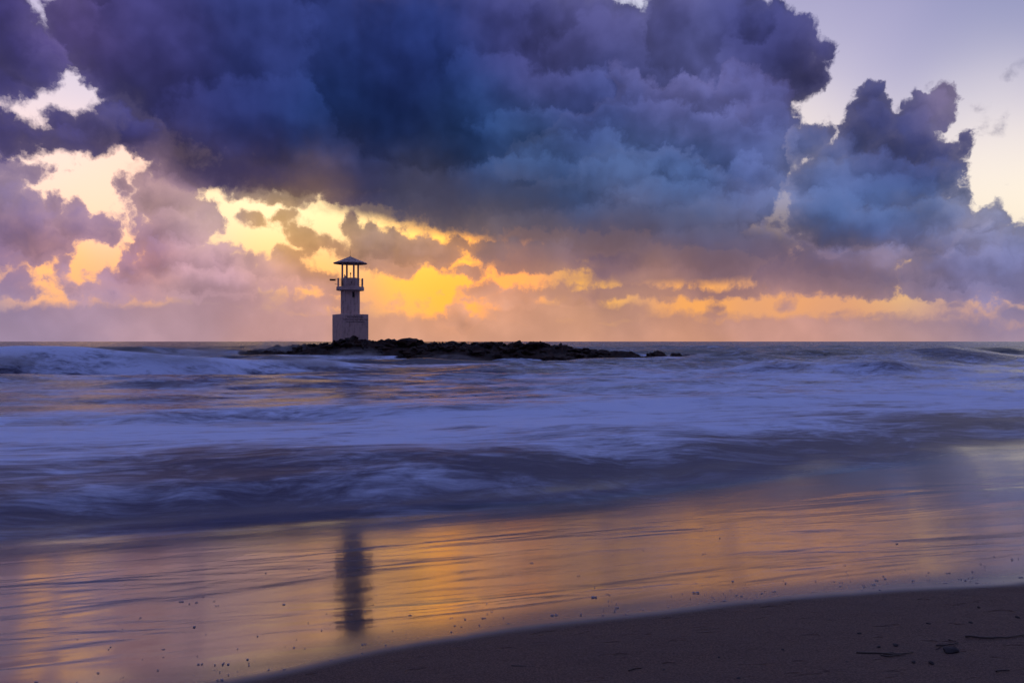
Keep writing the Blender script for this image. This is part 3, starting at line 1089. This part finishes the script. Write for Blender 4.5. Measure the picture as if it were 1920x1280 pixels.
foam_a = 0.20 + 0.62 * sstep(U, 1.5, 7.5) + 0.10 * sstep(U, 5, 9) * (1 - sstep(U, 12, 18))
foam_a -= 0.24 * sstep(U, 13, 24)
foam_a += 0.14 * sstep(X, -2, 12) * sstep(U, 13, 22)
foam_a -= 0.22 * sstep(U, 17, 24) * (1 - sstep(X, -6, 4))
foam_a -= 0.36 * sstep(U, 44, 66)
foam_a -= 0.12 * sstep(U, 70, 110)
for pts, fr, bk, fo in (
        ([(-75, 60, 1.6), (-50, 66, 1.75), (-38, 70, 1.75), (-27, 74, 1.45), (-20, 80, 0.95), (-12, 88, 0.7), (-4, 92, 0.5), (6, 94, 0.0)], 3.4, 8.0, 1.05),
        ([(-34, 26, 0.15), (-12, 27, 0.28), (2, 30, 0.30), (16, 36, 0.25), (34, 44, 0.2), (60, 54, 0.1)], 1.4, 3.5, 1.6),
        ([(-40, 41, 0.2), (-16, 43, 0.22), (0, 45, 0.12), (20, 52, 0.3), (40, 58, 0.3), (70, 66, 0.1)], 1.6, 4.0, 1.5),
        ([(17, 68, 0.0), (24, 70, 0.75), (32, 70, 0.95), (39, 71, 0.6), (52, 76, 0.2), (60, 80, 0.0)], 2.0, 5.0, 0.0),
        ([(28, 108, 0.0), (44, 106, 0.9), (58, 106, 1.0), (68, 108, 0.5), (90, 112, 0.7)], 3.0, 6.0, 0.0),
        ([(60, 150, 0.0), (90, 146, 1.2), (120, 150, 1.0)], 4.0, 8.0, 0.0),
        ([(20, 165, 0.0), (34, 160, 0.8), (60, 162, 0.6), (80, 165, 0.0)], 4.0, 8.0, 0.0),
        ([(-90, 120, 1.0), (-60, 118, 1.3), (-42, 118, 1.6), (-36, 122, 0.0)], 4.0, 8.0, 0.1),
        ([(20, 118, 0.2), (26, 117, 0.4), (34, 117, 0.5), (44, 120, 0.0)], 2.0, 4.0, 0.3)):
    dz, df = ridge(pts, fr, bk, fo)
    Z += dz
    foam_a = np.maximum(foam_a, df + foam_a * 0.4 * (df > 0.02)) - 0.25 * np.clip(dz, 0, 1) * (fo < 0.05)
# wash round the reef
reef_d = np.hypot(np.clip(np.abs(X + 11.5) - 31, 0, None), (Y - 120) * 0.8)
foam_a = np.maximum(foam_a, 0.75 * np.exp(-(reef_d / 11.0) ** 2))

sand_z = beach_z(Q, S)
film_z = sand_z + 0.006 - 0.005 * np.clip(-U - 0.5, 0, None)
Z = np.where(run < 8, film_z + np.maximum(Z - film_z, 0) * sstep(run, 0, 3.5), Z)
Z = np.where(U < 0, film_z, Z)
Z = np.where(U < -3.2, sand_z - 0.3, Z)
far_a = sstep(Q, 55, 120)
front_a = sstep(U + 0.5 * fnoise(S * 0.5, Q * 0.9, 77, 3), -1.2, 3.0)
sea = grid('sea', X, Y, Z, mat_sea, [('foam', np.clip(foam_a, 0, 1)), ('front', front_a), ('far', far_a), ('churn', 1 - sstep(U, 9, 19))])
sea['kind'] = 'structure'


# ------------------------------------------------------------------ light beacon
def empty(name, loc, rz=0.0):
    o = bpy.data.objects.new(name, None)
    o.location = loc
    o.rotation_euler = (0, 0, rz)
    o.empty_display_size = 0.5
    col.objects.link(o)
    return o


def painted(name, c, grime, rough=0.7, amount=0.5):
    m, n, out = material(name)
    pos = n.new('ShaderNodeTexCoord').outputs['Object']
    runs = n.noise(n.point(pos, size=(1, 1, 0.12)), 3.2, 5.0, 0.6, dims='3D')
    spots = n.noise(pos, 1.4, 6.0, 0.6, dims='3D')
    f = n.m('MULTIPLY', n.step(n.m('MULTIPLY_ADD', runs, 0.6, n.m('MULTIPLY', spots, 0.5)), 0.50, 0.78), amount)
    p = principled(n, Base_Color=n.mix(f, c, grime), Roughness=rough, Normal=bump(n, spots, 0.25, 0.03))
    n.t.links.new(p.outputs[0], out.inputs['Surface'])
    return m


mat_white = painted('weathered_white_paint', (0.58, 0.42, 0.385), (0.20, 0.12, 0.11), amount=0.8)
mat_roof = painted('peeling_roof_paint', (0.44, 0.31, 0.27), (0.05, 0.022, 0.018), amount=1.0)
mat_iron = painted('dark_iron', (0.05, 0.035, 0.035), (0.12, 0.06, 0.04), rough=0.5)
mat_door = painted('stained_door_paint', (0.20, 0.15, 0.13), (0.08, 0.06, 0.05))
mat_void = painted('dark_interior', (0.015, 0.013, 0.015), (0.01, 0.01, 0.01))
mat_letter = painted('letter_paint', (0.035, 0.02, 0.03), (0.05, 0.03, 0.04))


def lathe(profile, segs=48):
    vs, fs = [], []
    for r, z in profile:
        for i in range(segs):
            a = 2 * math.pi * i / segs
            vs.append((r * math.cos(a), r * math.sin(a), z))
    for j in range(len(profile) - 1):
        for i in range(segs):
            k = (i + 1) % segs
            fs.append((j * segs + i, j * segs + k, (j + 1) * segs + k, (j + 1) * segs + i))
    fs.append(tuple(reversed(range(segs))))
    fs.append(tuple(range((len(profile) - 1) * segs, len(profile) * segs)))
    return vs, fs


def box(cx, cy, cz, sx, sy, sz, rz=0.0, rx=0.0):
    bm = bmesh.new()
    bmesh.ops.create_cube(bm, size=1.0)
    bmesh.ops.scale(bm, vec=(sx, sy, sz), verts=bm.verts)
    bmesh.ops.bevel(bm, geom=bm.edges[:], offset=min(0.03, min(sx, sy, sz) * 0.08), segments=1, affect='EDGES')
    bmesh.ops.transform(bm, matrix=Matrix.Translation((cx, cy, cz)) @ Matrix.Rotation(rz, 4, 'Z') @ Matrix.Rotation(rx, 4, 'X'), verts=bm.verts)
    vs = [tuple(v.co) for v in bm.verts]
    fs = [tuple(v.index for v in f.verts) for f in bm.faces]
    bm.free()
    return vs, fs


def join(*pieces):
    vs, fs = [], []
    for v, f in pieces:
        b = len(vs)
        vs += list(v)
        fs += [tuple(i + b for i in q) for q in f]
    return vs, fs


def rod(a, b, r, segs=8):
    a, b = Vector(a), Vector(b)
    d = (b - a).normalized()
    u = d.orthogonal().normalized()
    w = d.cross(u)
    vs, fs = [], []
    for p in (a, b):
        for i in range(segs):
            t = 2 * math.pi * i / segs
            vs.append(tuple(p + r * (math.cos(t) * u + math.sin(t) * w)))
    for i in range(segs):
        k = (i + 1) % segs
        fs.append((i, k, segs + k, segs + i))
    fs += [tuple(reversed(range(segs))), tuple(range(segs, 2 * segs))]
    return vs, fs


def drum(r, z0, z1, hole, depth):
    """Round wall with one rectangular opening: hole = (angle, half angle, z low, z high)."""
    a0, ha, h0, h1 = hole
    angs = sorted(set([round(a0 - ha, 5), round(a0 + ha, 5)] + [round(a0 + ha + (2 * math.pi - 2 * ha) * i / 46, 5) for i in range(1, 46)]))
    zs = [z0, h0, h1, z1]
    n_ = len(angs)
    vs = [(r * math.cos(a), r * math.sin(a), z) for z in zs for a in angs]
    fs = []
    for j in range(3):
        for i in range(n_):
            k = (i + 1) % n_
            if j == 1 and abs(angs[i] - (a0 - ha)) < 1e-4:
                q = [j * n_ + i, j * n_ + k, (j + 1) * n_ + k, (j + 1) * n_ + i]
                b = len(vs)
                for t in q:
                    x, y, z = vs[t]
                    vs.append((x * (r - depth) / r, y * (r - depth) / r, z))
                for t in range(4):
                    u = (t + 1) % 4
                    fs.append((q[t], q[u], b + u, b + t))
                continue
            fs.append((j * n_ + i, j * n_ + k, (j + 1) * n_ + k, (j + 1) * n_ + i))
    fs.append(tuple(range(3 * n_, 4 * n_)))
    return vs, fs


TX, TY = -26.8, 132.0
TURN = R(31.5)
beacon = empty('light_beacon', (TX, TY, 1.0), TURN)
tag(beacon, 'white weathered light beacon tower with conical roof standing on the dark reef', 'lighthouse')
# heights below are above the root, which sits 1 m above the water
cam_side = math.atan2(-TY, -TX) - TURN          # local bearing that faces the beach

link('plinth', *box(0, 0, 3.0, 4.58, 4.58, 6.54), mat_white, beacon)
win = (cam_side + R(20), R(8.2), 9.06, 9.96)
v_, f_ = drum(1.555, 6.272, 10.20, win, 0.22)
shaft = link('shaft', v_, f_, mat_white, beacon)
wx, wy = math.cos(win[0]), math.sin(win[0])
window = link('window', *box(1.34 * wx, 1.34 * wy, 9.51, 0.06, 0.5, 0.95, win[0]), mat_void, beacon)
link('window_sill', *box(1.56 * wx, 1.56 * wy, 9.03, 0.14, 0.54, 0.05, win[0]), mat_white, window)
link('balcony_slab', *lathe([(1.56, 10.20), (2.20, 10.22), (2.26, 10.26), (2.26, 10.78), (2.22, 10.82)], 40), mat_white, beacon)
slot = (cam_side + R(9), R(2.4), 11.25, 11.65)
v_, f_ = drum(1.48, 10.822, 12.20, slot, 0.2)
link('lantern_parapet', v_, f_, mat_white, beacon)
link('parapet_cap', *lathe([(1.40, 12.203), (1.51, 12.203), (1.51, 12.26), (1.40, 12.26)], 40), mat_white, beacon)
sx_, sy_ = math.cos(slot[0]), math.sin(slot[0])
link('slot_lining', *box(1.27 * sx_, 1.27 * sy_, 11.45, 0.04, 0.14, 0.42, slot[0]), mat_void, beacon)
# door on the left of the parapet drum, curved with the wall
dv, df = [], []
for i in range(6):
    a = cam_side - R(50 + 6 * i)
    for r_ in (1.50, 1.44):
        for z in (10.83, 11.80):
            dv.append((r_ * math.cos(a), r_ * math.sin(a), z))
for i in range(5):
    b = 4 * i
    df += [(b, b + 1, b + 5, b + 4), (b + 2, b + 6, b + 7, b + 3), (b + 1, b + 3, b + 7, b + 5)]
door = link('door', dv, df, mat_door, beacon)
ha_ = cam_side - R(55)
link('door_handle', *box(1.53 * math.cos(ha_), 1.53 * math.sin(ha_), 11.3, 0.06, 0.05, 0.14, ha_), mat_iron, door)
ua = cam_side - R(37)
link('upstand', *box(1.33 * math.cos(ua), 1.33 * math.sin(ua), 12.40, 0.26, 0.36, 0.28, ua), mat_white, beacon)
link('hatch_fin', *box(1.30 * math.cos(ua - .1), 1.30 * math.sin(ua - .1), 12.62, 0.06, 0.16, 0.34, ua, 0.5), mat_iron, beacon)

pillar_mesh = None
for k in range(4):
    a = cam_side + R(45 + 90 * k - 21.3)
    x, y = 1.40 * math.cos(a), 1.40 * math.sin(a)
    if pillar_mesh is None:
        p = link('pillar', *box(0, 0, 0, 0.25, 0.25, 2.44), mat_white, beacon)
        pillar_mesh = p.data
    else:
        p = bpy.data.objects.new('pillar', pillar_mesh)
        col.objects.link(p)
        p.parent = beacon
    p.location = (x, y, 13.48)
    p.rotation_euler = (0, 0, a + R(45))
link('roof', *lathe([(2.60, 14.70), (2.76, 14.66), (2.78, 14.70), (2.74, 14.78), (1.5, 15.26), (0.10, 15.86), (0.04, 15.92)], 48), mat_roof, beacon)
link('roof_rod', *join(rod((0, 0, 15.9), (0, 0, 16.85), 0.022), rod((0, 0, 15.88), (0, 0, 15.98), 0.06)), mat_iron, beacon)
lamp = link('beacon_lamp', *join(rod((0.05, 0, 12.2), (0.05, 0, 12.95), 0.05), rod((0.05, 0, 12.93), (0.05, 0, 12.97), 0.13)), mat_iron, beacon)
mat_glass, n, out = material('lamp_glass')
p_ = principled(n, Base_Color=(0.75, 0.35, 0.12), Roughness=0.15, IOR=1.5)
n.put(p_.inputs['Transmission Weight'], 0.6)
n.t.links.new(p_.outputs[0], out.inputs['Surface'])
v_, f_ = lathe([(0.09, 12.97), (0.105, 13.05), (0.10, 13.16), (0.05, 13.22)], 14)
link('lamp_lens', [(x + .05, y, z) for x, y, z in v_], f_, mat_glass, lamp)

# balcony railing: eight posts and three wires between them
post_mesh = None
posts = []
for k in range(8):
    a = cam_side + R(45 * k + 45 - 21.3)
    x, y = 2.12 * math.cos(a), 2.12 * math.sin(a)
    posts.append((x, y))
    if post_mesh is None:
        p = link('railing_post', *box(0, 0, 0, 0.21, 0.21, 1.40), mat_white, beacon)
        post_mesh = p.data
    else:
        p = bpy.data.objects.new('railing_post', post_mesh)
        col.objects.link(p)
        p.parent = beacon
    p.location = (x, y, 11.52)
    p.rotation_euler = (0, 0, a)
for z in (11.15, 11.5, 11.85, 12.12):
    pcs = [rod((*posts[k], z), (*posts[(k + 1) % 8], z), 0.014, 6) for k in range(8)]
    link('railing_wire', *join(*pcs), mat_iron, beacon)
# tilted panel held out over the left of the railing
left = cam_side - R(90)
lx, ly = math.cos(left), math.sin(left)
arm = link('panel_arm', *rod((2.1 * lx, 2.1 * ly, 12.1), (2.55 * lx, 2.55 * ly, 12.0), 0.03), mat_iron, beacon)
link('side_panel', *box(2.85 * lx, 2.85 * ly, 11.96, 0.95, 0.55, 0.10, left, 0.32), mat_iron, beacon)
link('arm_bracket', *rod((2.12 * lx, 2.12 * ly, 11.2), (2.5 * lx, 2.5 * ly, 11.3), 0.035), mat_iron, beacon)

# lettering on the wide face of the plinth
for txt, width, z, cap in (('กระโจมไฟเขาหลัก', 2.75, 5.66, 0.34),
                           ('KHAO LAK LIGHT BEACON', 4.02, 5.28, 0.215),
                           ('กรมอุทกศาสตร์ กองทัพเรือ', 3.10, 4.88, 0.26)):
    cu = bpy.data.curves.new('lettering', 'FONT')
    cu.body = txt
    cu.align_x = 'CENTER'
    cu.size = cap / 0.72
    cu.extrude = 0.012
    cu.offset = 0.006
    t = bpy.data.objects.new('lettering', cu)
    col.objects.link(t)
    cu.materials.append(mat_letter)
    bpy.context.view_layer.update()
    me = bpy.data.meshes.new_from_object(t.evaluated_get(bpy.context.evaluated_depsgraph_get()))
    wid = t.dimensions.x
    bpy.data.objects.remove(t)
    bpy.data.curves.remove(cu)
    t = bpy.data.objects.new('lettering', me)
    col.objects.link(t)
    if wid > 0:
        t.scale = (width / wid, 1, 1)
    t.parent = beacon
    t.location = (0.02, -2.292, z)
    t.rotation_euler = (R(90), 0, 0)

# ------------------------------------------------------------------ reef and rocks
mat_rock, n, out = material('reef_rock')
pos = n.new('ShaderNodeTexCoord').outputs['Object']
g1 = n.noise(pos, 1.1, 8.0, 0.65, dims='3D')
g2 = n.cells(pos, 2.2, 3.0, 0.6, dims='3D')
c_ = n.mix(n.step(g1, 0.35, 0.68), (0.010, 0.006, 0.005), (0.055, 0.028, 0.020))
p_ = principled(n, Base_Color=c_, Roughness=n.step(g1, 0.3, 0.7, 0.55, 0.9), IOR=1.25, Normal=bump(n, n.m('ADD', g1, n.m('MULTIPLY', g2, 0.4)), 0.9, 0.35))
n.t.links.new(p_.outputs[0], out.inputs['Surface'])
mat_rock_grey, n, out = material('grey_rock')
pos = n.new('ShaderNodeTexCoord').outputs['Object']
g1 = n.noise(pos, 1.6, 8.0, 0.65, dims='3D')
p_ = principled(n, Base_Color=n.mix(g1, (0.05, 0.045, 0.05), (0.16, 0.14, 0.15)), Roughness=0.5, Normal=bump(n, g1, 0.8, 0.3))
n.t.links.new(p_.outputs[0], out.inputs['Surface'])


def boulder_mesh(name, seed, mat, squash=0.7, rough=0.35, subdiv=3, spiky=0.0):
    bm = bmesh.new()
    bmesh.ops.create_icosphere(bm, subdivisions=subdiv, radius=1.0)
    off = Vector((seed * 7.3, seed * 3.1, seed * 1.7))
    for v in bm.verts:
        d = v.co.normalized()
        k = 1 + rough * mnoise.fractal(d * 1.3 + off, 1.0, 2.1, 4) + 0.10 * mnoise.noise(d * 5 + off)
        if spiky and d.z > 0:
            k += spiky * max(0, mnoise.noise(d * 6.5 + off))
        v.co = d * k
        v.co.z *= squash
    me = bpy.data.meshes.new(name)
    bm.to_mesh(me)
    bm.free()
    me.materials.append(mat)
    return me


SKY_X = [-42.0, -37.5, -32.7, -28.6, -27.0, -24.5, -21.2, -18.8, -16.2, -13.9, -9.0, -6.5, -4.9, -2.9, -1.2, .8, 3.3, 4.9, 7.4, 9.8, 12.3, 15.5, 18.8, 20.5]
SKY_Z = [1.2, 1.7, 2.1, 2.6, 2.9, 2.9, 2.9, 2.95, 2.9, 2.5, 2.5, 2.2, 2.3, 2.4, 2.2, 2.45, 2.5, 2.5, 2.1, 1.7, 1.5, 1.3, 1.1, 0.3]
rx_ = np.linspace(-46, 23, 300)
ry_ = np.linspace(108, 145, 130)
GX, GY = np.meshgrid(rx_, ry_)
top = np.interp(GX, SKY_X, SKY_Z, left=-0.5, right=-0.5) * np.clip(np.minimum((GX + 44.5) / 4, (21.5 - GX) / 2), 0, 1)
cen = 124 + 1.5 * np.sin(GX * 0.2)
d_ = GY - cen
frontw = 7.5 - 1.2 * np.sin(GX * 0.31 + 1)
backw = np.interp(GX, [-40, -34, -20, -12], [6, 14, 14, 6])
g_ = np.where(d_ < 0, np.clip(1 + d_ / frontw, -0.4, 1), np.clip(1 - d_ / backw, -0.4, 1))
ter = fnoise(GX * 0.55, GY * 0.8, 61, 5, 0.55)
ter2 = np.abs(fnoise(GX * 2.1, GY * 2.4, 62, 4, 0.6))
GZ = (top + 0.1) * np.power(np.clip(g_, 0, 1), 0.75) + np.minimum(g_, 0) * 3 + (0.8 * ter - 1.2 * ter2) * np.clip(g_ + 0.2, 0, 1) - 0.0
reef = empty('rock_reef', (0, 0, 0))
tag(reef, 'long low dark rock reef under the light beacon', 'reef')
bed = grid('reef_bed', GX, GY, GZ, mat_rock)
bed.parent = reef


def reef_z(x, y):
    i = int(np.clip(np.searchsorted(ry_, y), 1, len(ry_) - 1))
    j = int(np.clip(np.searchsorted(rx_, x), 1, len(rx_) - 1))
    return float(GZ[i, j])


variants = [boulder_mesh('boulder', s_, mat_rock, 0.5 + 0.03 * (s_ % 5), 0.65) for s_ in range(10)]
random.seed(4)


def boulder(x, y, z, r, me=None, parent=reef, sz=1.0):
    o = bpy.data.objects.new('boulder', me or random.choice(variants))
    col.objects.link(o)
    o.parent = parent
    o.location = (x, y, z)
    o.rotation_euler = (random.uniform(-.25, .25), random.uniform(-.25, .25), random.uniform(0, 6.28))
    o.scale = (r * random.uniform(.85, 1.25), r * random.uniform(.85, 1.2), r * sz)
    return o


for x, ztop, r in ((-24.7, 3.50, 1.9), (-26.5, 3.2, 1.0), (-18.9, 3.2, .9), (-16.0, 3.45, 1.6), (-14.2, 3.0, 1.0), (-9.6, 2.72, 1.3), (-7.2, 2.6, .9), (-4.6, 2.74, 1.4),
                   (-2.6, 2.74, .9), (-1.7, 2.72, .6), (0.8, 2.8, 1.2), (3.0, 2.75, 1.2), (4.9, 2.72, .9), (7.2, 2.25, .9), (11.6, 1.75, .6), (14.4, 1.55, .9), (17.6, 1.25, 1.0)):
    boulder(x, 123.5 + random.uniform(-.6, .6), ztop - 0.62 * r, r)
for i in range(150):
    x = random.uniform(-41, 19)
    y = 124 - random.uniform(0.3, 7.2)
    z = reef_z(x, y)
    if z < -0.25:
        continue
    r = random.uniform(.35, 1.0) * (0.75 if x > 10 or x < -34 else 1)
    boulder(x, y, min(z - 0.12 * r, float(np.interp(x, SKY_X, SKY_Z)) - 0.45 * r), r, sz=random.uniform(.7, 1.0))

for name_, me_, x, y, z, sc, lab in (
        ('sea_rock', boulder_mesh('sea_rock', 31, mat_rock, .75, .30, 4, .55), 22.6, 124.5, 0.25, (1.75, 1.3, 1.25), 'largest jagged black rock standing in the sea right of the reef'),
        ('sea_rock', boulder_mesh('sea_rock', 32, mat_rock, .7, .35, 3, .2), 25.6, 124.5, 0.35, (.95, .9, .95), 'rounded black rock between the jagged rock and the grey rock'),
        ('sea_rock', boulder_mesh('sea_rock', 33, mat_rock_grey, .6, .30, 3), 27.3, 124.8, 0.35, (.95, .8, .85), 'smooth grey rock washed by the waves, beside the two black rocks'),
        ('sea_rock', boulder_mesh('sea_rock', 34, mat_rock, .6, .30, 3), 28.6, 125.3, 0.5, (.5, .45, .45), 'smallest dark rock, rightmost of the rocks off the reef end')):
    o = bpy.data.objects.new(name_, me_)
    col.objects.link(o)
    o.location = (x, y, z)
    o.scale = sc
    o.rotation_euler = (0, 0, x)
    tag(o, lab, 'rock', 'rocks in the sea off the end of the reef')


# ------------------------------------------------------------------ spray over the reef and the breaker
mat_spray, n, out = material('sea_spray')
pos = n.new('ShaderNodeTexCoord').outputs['Generated']
wpos = n.new('ShaderNodeTexCoord').outputs['Object']
cen_ = n.v('SUBTRACT', pos, (0.5, 0.5, 0.0))
rad = n.v('LENGTH', n.v('MULTIPLY', cen_, (2.0, 2.0, 1.05)))
dens = n.m('MULTIPLY', n.step(rad, 0.15, 1.0, 1.0, 0.0), n.step(n.noise(n.point(wpos, size=(0.35, 0.7, 1.2)), 1.0, 4.0, 0.6, dims='3D'), 0.30, 0.75))
vol = n.new('ShaderNodeVolumePrincipled')
vol.inputs['Color'].default_value = (0.86, 0.86, 0.92, 1)
n.put(vol.inputs['Density'], n.m('MULTIPLY', dens, 1.3))
n.t.links.new(vol.outputs[0], out.inputs['Volume'])


def spray(x, y, z, sx, sy, sz):
    bm = bmesh.new()
    bmesh.ops.create_icosphere(bm, subdivisions=3, radius=1.0)
    for v in bm.verts:
        v.co.z = max(v.co.z, -0.05)
        v.co = Vector((v.co.x * sx, v.co.y * sy, v.co.z * sz))
    me = bpy.data.meshes.new('sea_spray')
    bm.to_mesh(me)
    bm.free()
    me.materials.append(mat_spray)
    o = bpy.data.objects.new('sea_spray', me)
    o.location = (x, y, z)
    col.objects.link(o)
    return tag(o, kind='stuff')


spray(-35.5, 122.0, 1.0, 6.5, 3.0, 2.6)
spray(-46.0, 119.0, 0.6, 8.0, 3.0, 2.0)
spray(-22.0, 114.6, 0.0, 6.0, 2.0, 2.4)
spray(-9.0, 115.0, 0.0, 6.0, 1.5, 1.3)
spray(-50.0, 65.5, 0.9, 15.0, 3.0, 2.2)
spray(-34.0, 71.5, 0.9, 10.0, 2.8, 2.0)
spray(-22.0, 78.0, 0.5, 8.0, 2.6, 1.4)
spray(21.0, 121.5, 0.0, 3.0, 1.5, 0.7)

# ------------------------------------------------------------------ foam bubbles left on the swash
mat_bubble, n, out = material('foam_bubbles')
p_ = principled(n, Base_Color=(0.26, 0.24, 0.28), Roughness=0.2, IOR=1.33)
n.t.links.new(p_.outputs[0], out.inputs['Surface'])
random.seed(12)
bv, bf = [], []


def blob(x, y, r, h):
    z = ground_z(x, y) + 0.002
    b = len(bv)
    m_ = 9
    for j, (k, e) in enumerate(((1.0, 0.0), (0.92, 0.55), (0.55, 0.92))):
        for i in range(m_):
            a = 2 * math.pi * i / m_
            w = 1 + 0.25 * math.sin(3 * a + x * 40)
            bv.append((x + r * k * w * math.cos(a), y + r * k * w * math.sin(a) * 0.9, z + h * e))
    bv.append((x, y, z + h))
    for j in range(2):
        for i in range(m_):
            k2 = (i + 1) % m_
            bf.append((b + j * m_ + i, b + j * m_ + k2, b + (j + 1) * m_ + k2, b + (j + 1) * m_ + i))
    for i in range(m_):
        bf.append((b + 2 * m_ + i, b + 2 * m_ + (i + 1) % m_, b + 3 * m_))


for i in range(400):
    s_ = random.uniform(-2.2, 9.0)
    d0 = random.expovariate(1 / 0.45) + 0.10
    if random.random() < 0.25:
        d0 = random.uniform(0.1, 4.5)
    q_ = float(swash_q(s_)) + d0
    r_ = random.uniform(0.003, 0.008) * (1.7 if random.random() < 0.16 else 1)
    x_, y_ = to_world(s_, q_)
    for c in range(random.choice((1, 1, 1, 2, 4))):
        blob(x_ + random.uniform(-2.2, 2.2) * r_, y_ + random.uniform(-.8, .8) * r_, r_ * random.uniform(.5, 1.0), r_ * random.uniform(.45, .8))
bubbles = link('foam_bubbles', bv, bf, mat_bubble, smooth=True)
tag(bubbles, kind='stuff')

# ------------------------------------------------------------------ wrack on the dry sand
mat_wrack, n, out = material('wet_wrack')
pos = n.new('ShaderNodeTexCoord').outputs['Object']
p_ = principled(n, Base_Color=n.mix(n.noise(pos, 30.0, 3.0, dims='3D'), (0.025, 0.016, 0.013), (0.06, 0.036, 0.026)), Roughness=0.6)
n.t.links.new(p_.outputs[0], out.inputs['Surface'])
mat_pebble, n, out = material('dark_pebble')
pos = n.new('ShaderNodeTexCoord').outputs['Object']
p_ = principled(n, Base_Color=n.mix(n.noise(pos, 60.0, 3.0, dims='3D'), (0.02, 0.016, 0.018), (0.045, 0.035, 0.035)), Roughness=0.95)
n.t.links.new(p_.outputs[0], out.inputs['Surface'])


def twig(pts, r, label, group=None):
    vs, fs = [], []
    m_ = 6
    P3 = [Vector((x, y, ground_z(x, y) + r * 0.7)) for x, y in pts]
    fine_ = []
    for a, b in zip(P3[:-1], P3[1:]):
        for k in range(4):
            p = a.lerp(b, k / 4)
            fine_.append(p + Vector((random.uniform(-r, r), random.uniform(-r, r), random.uniform(0, r * .6))))
    fine_.append(P3[-1])
    for i, p in enumerate(fine_):
        t = (fine_[min(i + 1, len(fine_) - 1)] - fine_[max(i - 1, 0)]).normalized()
        u = t.cross(Vector((0, 0, 1))).normalized()
        w = u.cross(t)
        rr_ = r * (1.15 - 0.7 * i / len(fine_)) * random.uniform(.85, 1.15)
        for k in range(m_):
            a = 2 * math.pi * k / m_
            vs.append(p + rr_ * (math.cos(a) * u + math.sin(a) * w))
    for i in range(len(fine_) - 1):
        for k in range(m_):
            k2 = (k + 1) % m_
            fs.append((i * m_ + k, i * m_ + k2, (i + 1) * m_ + k2, (i + 1) * m_ + k))
    fs.append(tuple(reversed(range(m_))))
    fs.append(tuple(range((len(fine_) - 1) * m_, len(fine_) * m_)))
    c = sum((Vector(v) for v in vs), Vector()) / len(vs)
    o = link('twig', [Vector(v) - c for v in vs], fs, mat_wrack, smooth=True)
    o.location = c
    return tag(o, label, 'twig', group)


def pebble(x, y, r, label, group='dark pebbles on the sand'):
    me = boulder_mesh('pebble', int(x * 1000) % 97, mat_pebble, 0.5, 0.3, 2)
    o = bpy.data.objects.new('pebble', me)
    col.objects.link(o)
    o.location = (x, y, ground_z(x, y) + r * 0.12)
    o.scale = (r * 1.25, r * 0.85, r)
    o.rotation_euler = (0, 0, x * 9)
    return tag(o, label, 'pebble', group)


twig([(2.738, 4.8), (2.829, 4.747), (2.937, 4.741), (3.134, 4.8)], 0.006, 'long bent twig lying at the right edge of the sand')
twig([(2.466, 4.626), (2.533, 4.64), (2.608, 4.652)], 0.0045, 'short straight twig just above the flat dark stone')
twig([(2.605, 4.756), (2.616, 4.729), (2.621, 4.676)], 0.0035, 'thin curved twig tip above the short straight twig')
twig([(1.968, 4.549), (2.087, 4.517), (2.147, 4.484), (2.271, 4.511)], 0.005, 'long dark strand whose middle runs beside a looped strand')
twig([(2.072, 4.484), (2.108, 4.446), (2.189, 4.478), (2.155, 4.52), (2.097, 4.505)], 0.004, 'small looped strand beside the long dark strand')
twig([(0.003, 4.552), (0.076, 4.531), (0.134, 4.534)], 0.0055, 'dark twig lying alone in the wet corner near the bottom of the swash edge')
twig([(0.638, 4.372), (0.679, 4.41), (0.723, 4.425)], 0.004, 'slanted thin twig at the bottom middle of the sand')
twig([(1.235, 4.815), (1.256, 4.785), (1.28, 4.744)], 0.004, 'thin twig pointing down right, above the middle of the sand')
twig([(2.488, 4.092), (2.533, 4.107), (2.567, 4.109)], 0.0045, 'short dark twig in the bottom right corner of the sand')
pebble(2.488, 4.514, 0.04, 'largest dark stone lying flat on the right of the sand')
pebble(2.264, 4.301, 0.016, 'round dark pebble below the largest flat stone')
pebble(2.181, 4.325, 0.012, 'small pebble left of the round dark pebble')
pebble(2.179, 4.997, 0.013, 'dark pebble nearest above the long dark strand, left of its pair')
pebble(2.256, 4.685, 0.016, 'wider of the pair of pebbles above the looped strand')
pebble(2.149, 4.664, 0.011, 'smaller of the pair of pebbles above the looped strand')
pebble(1.84, 4.375, 0.011, 'pebble just left below the end of the long dark strand')
pebble(2.968, 5.154, 0.015, 'dark pebble above the middle of the long bent twig')
pebble(3.332, 5.248, 0.013, 'pebble at the right edge above the long bent twig')
pebble(3.277, 5.593, 0.012, 'pebble nearest the bright swash edge on the right')
pebble(2.705, 5.172, 0.012, 'faint pebble between swash edge and short straight twig')
pebble(1.511, 4.089, 0.012, 'pebble at the very bottom, right of the middle')
pebble(1.182, 4.154, 0.014, 'dark oval pebble at the very bottom, in the middle')
pebble(0.833, 4.366, 0.01, 'small reddish dark pebble right of the slanted thin twig')
pebble(1.19, 4.579, 0.009, 'tiny pebble below the thin twig pointing down right')
pebble(1.593, 4.682, 0.011, 'flat dark pebble in the middle of the sand, left of the long strand')
